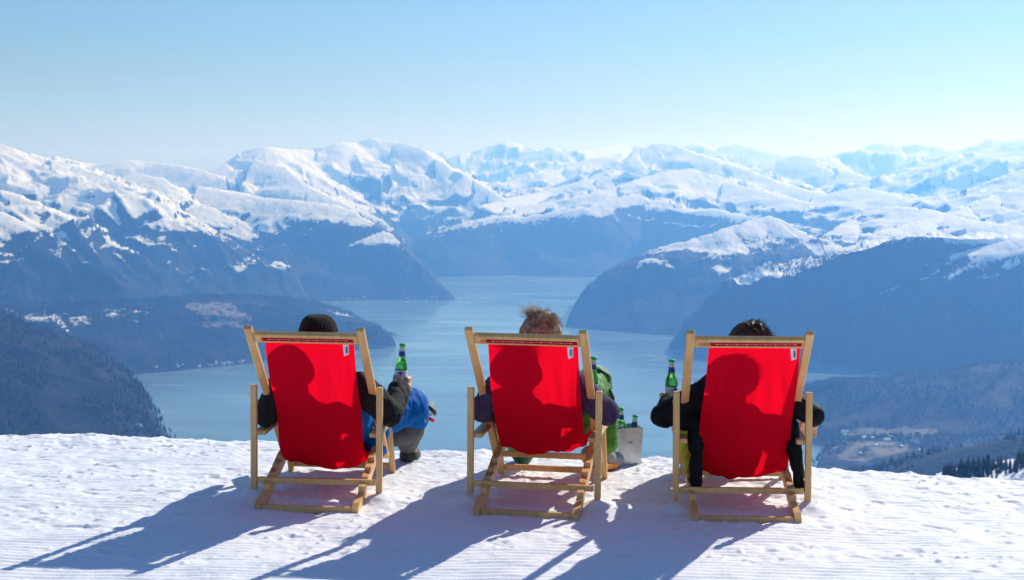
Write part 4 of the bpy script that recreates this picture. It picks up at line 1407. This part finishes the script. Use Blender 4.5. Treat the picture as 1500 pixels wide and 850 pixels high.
# ------------------------------------------------------------------ houses along the shores
def house_mesh(wall, roof, w, d, h):
    """small gabled house: walls, roof with eaves"""
    bm = bmesh.new()
    a = [bm.verts.new(p) for p in ((-w, -d, -3), (w, -d, -3), (w, d, -3), (-w, d, -3))]
    b_ = [bm.verts.new(p) for p in ((-w, -d, h), (w, -d, h), (w, d, h), (-w, d, h))]
    g = [bm.verts.new((-w, 0, h + d * 0.75)), bm.verts.new((w, 0, h + d * 0.75))]
    for k in range(4):
        bm.faces.new((a[k], a[(k + 1) % 4], b_[(k + 1) % 4], b_[k]))
    bm.faces.new((b_[0], g[0], b_[3])); bm.faces.new((b_[1], b_[2], g[1]))
    e = 0.6
    for s in (-1, 1):
        f = [bm.verts.new(p) for p in ((-w - e, s * (d + e), h - 0.3), (w + e, s * (d + e), h - 0.3), (w + e, 0, h + d * 0.75 + 0.3), (-w - e, 0, h + d * 0.75 + 0.3))]
        q = bm.faces.new(f); q.material_index = 1
    for f in ((-w * 0.4, 0.9), (w * 0.4, 0.9)):
        v = [bm.verts.new((f[0] + x, -d - 0.05, 1.2 + z)) for x, z in ((-0.7, 0), (0.7, 0), (0.7, 1.5), (-0.7, 1.5))]
        q = bm.faces.new(v); q.material_index = 2
    me = bm_mesh("house", bm)
    for m_ in (wall, roof, M["ink"]): me.materials.append(m_)
    return me


wh = plain("white_boards", (0.80, 0.80, 0.78), 0.7, 0.2); rf = plain("snowy_roof", (0.82, 0.83, 0.85), 0.7, 0.2)
dr = plain("dark_roof", (0.09, 0.085, 0.085), 0.7, 0.2); och = plain("ochre_boards", (0.48, 0.33, 0.16), 0.7, 0.2); rd = plain("red_boards", (0.30, 0.06, 0.04), 0.7, 0.2)
HM = [house_mesh(wh, rf, 9, 6, 7), house_mesh(wh, dr, 8, 5.5, 6), house_mesh(och, rf, 8, 5, 6), house_mesh(rd, rf, 9, 6, 6), house_mesh(wh, rf, 16, 8, 8)]
hrng = np.random.default_rng(21)


def house(px, py, kind, label, group, shore=False):
    x, y, z, r = ray_hit(px, py)
    k = 0
    while shore and z < SEA + 4 and k < 40:      # up from the water to the first land
        py -= 0.7; k += 1
        x, y, z, r = ray_hit(px, py)
    k = 0
    while shore and z > SEA + 30 and k < 60:     # down from the hillside to the shore
        py += 0.7; k += 1
        x, y, z, r = ray_hit(px, py)
    if r > 14000 or z < SEA + 2: return
    o = link("house", HM[kind])
    o.scale = (0.72, 0.72, 0.72)
    o.location = (x, y, z + 0.5); o.rotation_euler = (0, 0, float(hrng.uniform(-0.6, 0.6)))
    tag(o, label, "house", group)


HG = [("tiny pale house on the near left shore of the fjord, below the brown meadow", "houses on the left shore",
       [(222 + hrng.uniform(0, 1) ** 0.8 * 135, 540 - hrng.uniform(0, 6)) for k in range(26)] + [(203, 585), (205, 612)]),
      ("tiny pale house in the snow-patched village on the left hillside", "houses in the left village",
       [(hrng.uniform(8, 215), hrng.uniform(455, 478)) for k in range(26)]),
      ("tiny pale house beside the pale meadow on the left headland", "houses by the left meadow",
       [(hrng.uniform(285, 355), hrng.uniform(447, 466)) for k in range(9)]),
      ("tiny pale house at the foot of the far left promontory by the water", "houses under the promontory",
       [(x + hrng.normal(0, 2), y + hrng.normal(0, 1)) for x, y in ((494, 447), (500, 449), (509, 450), (526, 448), (534, 447), (538, 447), (600, 443), (612, 441), (622, 440), (632, 439), (641, 438))]),
      ("tiny pale house among the fields on the low land to the right", "houses among the right fields",
       [(hrng.uniform(1235, 1350), hrng.uniform(634, 668)) for k in range(16)] + [(1320, 656), (1316, 652), (1326, 650), (1270, 655), (1240, 636)])]
for lab, grp, spots in HG:
    for px, py in spots:
        house(float(px), float(py), int(hrng.choice([0, 0, 1, 2, 3, 4])), lab, grp, 'shore' in grp or 'promontory' in grp)

# ------------------------------------------------------------------ spruces on the near slope, right
def spruce_mesh(seed):
    r = np.random.default_rng(seed)
    bm = bmesh.new()
    tube_bm(bm, [(0, 0, -0.5), (0, 0, 9.5)], [0.16, 0.03], 6)
    for k in range(13):
        z = 0.9 + k * 0.68
        rad = 2.0 * (1 - k / 13.5) ** 0.9
        n = 9
        for j in range(n):
            a = 2 * math.pi * (j + r.uniform(-0.3, 0.3)) / n
            q = rad * r.uniform(0.65, 1.1)
            tip = Vector((math.cos(a) * q, math.sin(a) * q, z - q * 0.35 + r.uniform(-0.1, 0.1)))
            t = Vector((-math.sin(a), math.cos(a), 0)) * q * 0.34
            c = Vector((math.cos(a) * q * 0.45, math.sin(a) * q * 0.45, z + 0.12))
            v = [bm.verts.new(p) for p in ((0, 0, z + 0.55), c - t, tip, c + t)]
            bm.faces.new(v)
    bm.normal_update()
    me = bpy.data.meshes.new("spruce"); bm.to_mesh(me); bm.free()
    return me


sp_mat = plain("spruce_needles", (0.016, 0.026, 0.020), 0.8, 0.1, 0, 20, 0.3)
SPM = [spruce_mesh(500 + k) for k in range(4)]
for m_ in SPM: m_.materials.append(sp_mat)


def land_point(px, py):
    return ray_hit(px, py)


srng = np.random.default_rng(33)
placed = 0
for k in range(900):
    if placed >= 230: break
    px = srng.uniform(1380, 1530); py = np.interp(px, [1370, 1400, 1430, 1460, 1500, 1600], [697, 689, 684, 678, 671, 650]) + abs(srng.normal(0, 1)) * 9 + 3
    x, y, z, r = ray_hit(px, py)
    if r > 2200: continue
    if perlin(np.array([px / 16.0]), np.array([py / 9.0]), 77)[0] < -0.05 and py < 690: continue
    o = link("spruce", SPM[k % 4])
    o.location = (x, y, z - 0.3); sc = float(srng.uniform(0.6, 1.15)); o.scale = (sc, sc, sc); o.rotation_euler = (0, 0, float(srng.uniform(0, 6)))
    tag(o, "dark spruce on the snowy slope just beyond the crest at the far right", "tree", "spruces on the right slope")
    placed += 1

# far woods on the low hills: one mass of tree tops
hit_r, hit_j = [], []
frng = np.random.default_rng(44)
sel = (LZ > SEA + 12) & (LZ < -470) & (RR > 2500) & (RR < 8600) & (np.abs(AA) < math.radians(21.5))
ii, jj = np.nonzero(sel)
wgt = RR[ii, jj] ** 2 * 1.0
pick = frng.choice(len(ii), 42000, p=wgt / wgt.sum())
fx = LX[ii, jj][pick] + frng.normal(0, 14, len(pick)); fy = LY[ii, jj][pick] + frng.normal(0, 14, len(pick)); fz = LZ[ii, jj][pick]
keep = (ground_mask(fx, fy, fields) < 0.2) & (ground_mask(fx, fy, snowp) < 0.3) & (fbm(fx / 260, fy / 260, 3, 400) > -0.25)
fx, fy, fz = fx[keep], fy[keep], fz[keep]
nT = len(fx)
hh = frng.uniform(9, 19, nT); rad = hh * 0.22
ang = np.arange(5) * 2 * math.pi / 5
ring = np.stack([fx[:, None] + np.cos(ang) * rad[:, None], fy[:, None] + np.sin(ang) * rad[:, None], np.repeat(fz[:, None] - 2, 5, 1)], -1)
top = np.stack([fx, fy, fz + hh], -1)[:, None, :]
verts = np.concatenate([ring, top], 1).reshape(-1, 3)
base = np.arange(nT)[:, None] * 6
tri = np.stack([np.stack([base[:, 0] + k, base[:, 0] + (k + 1) % 5, base[:, 0] + 5], -1) for k in range(5)], 1).reshape(-1, 3)
fm = bpy.data.meshes.new("forest")
fm.vertices.add(len(verts)); fm.vertices.foreach_set("co", verts.reshape(-1).astype(np.float32))
fm.loops.add(tri.size); fm.loops.foreach_set("vertex_index", tri.reshape(-1).astype(np.int32))
fm.polygons.add(len(tri)); fm.polygons.foreach_set("loop_start", np.arange(0, tri.size, 3, dtype=np.int32))
fm.update(calc_edges=True)
fo = link("forest", fm, plain("far_woods", (0.014, 0.018, 0.017), 0.9, 0.05, 0, 0.02, 0.4))
tag(fo, kind="stuff")
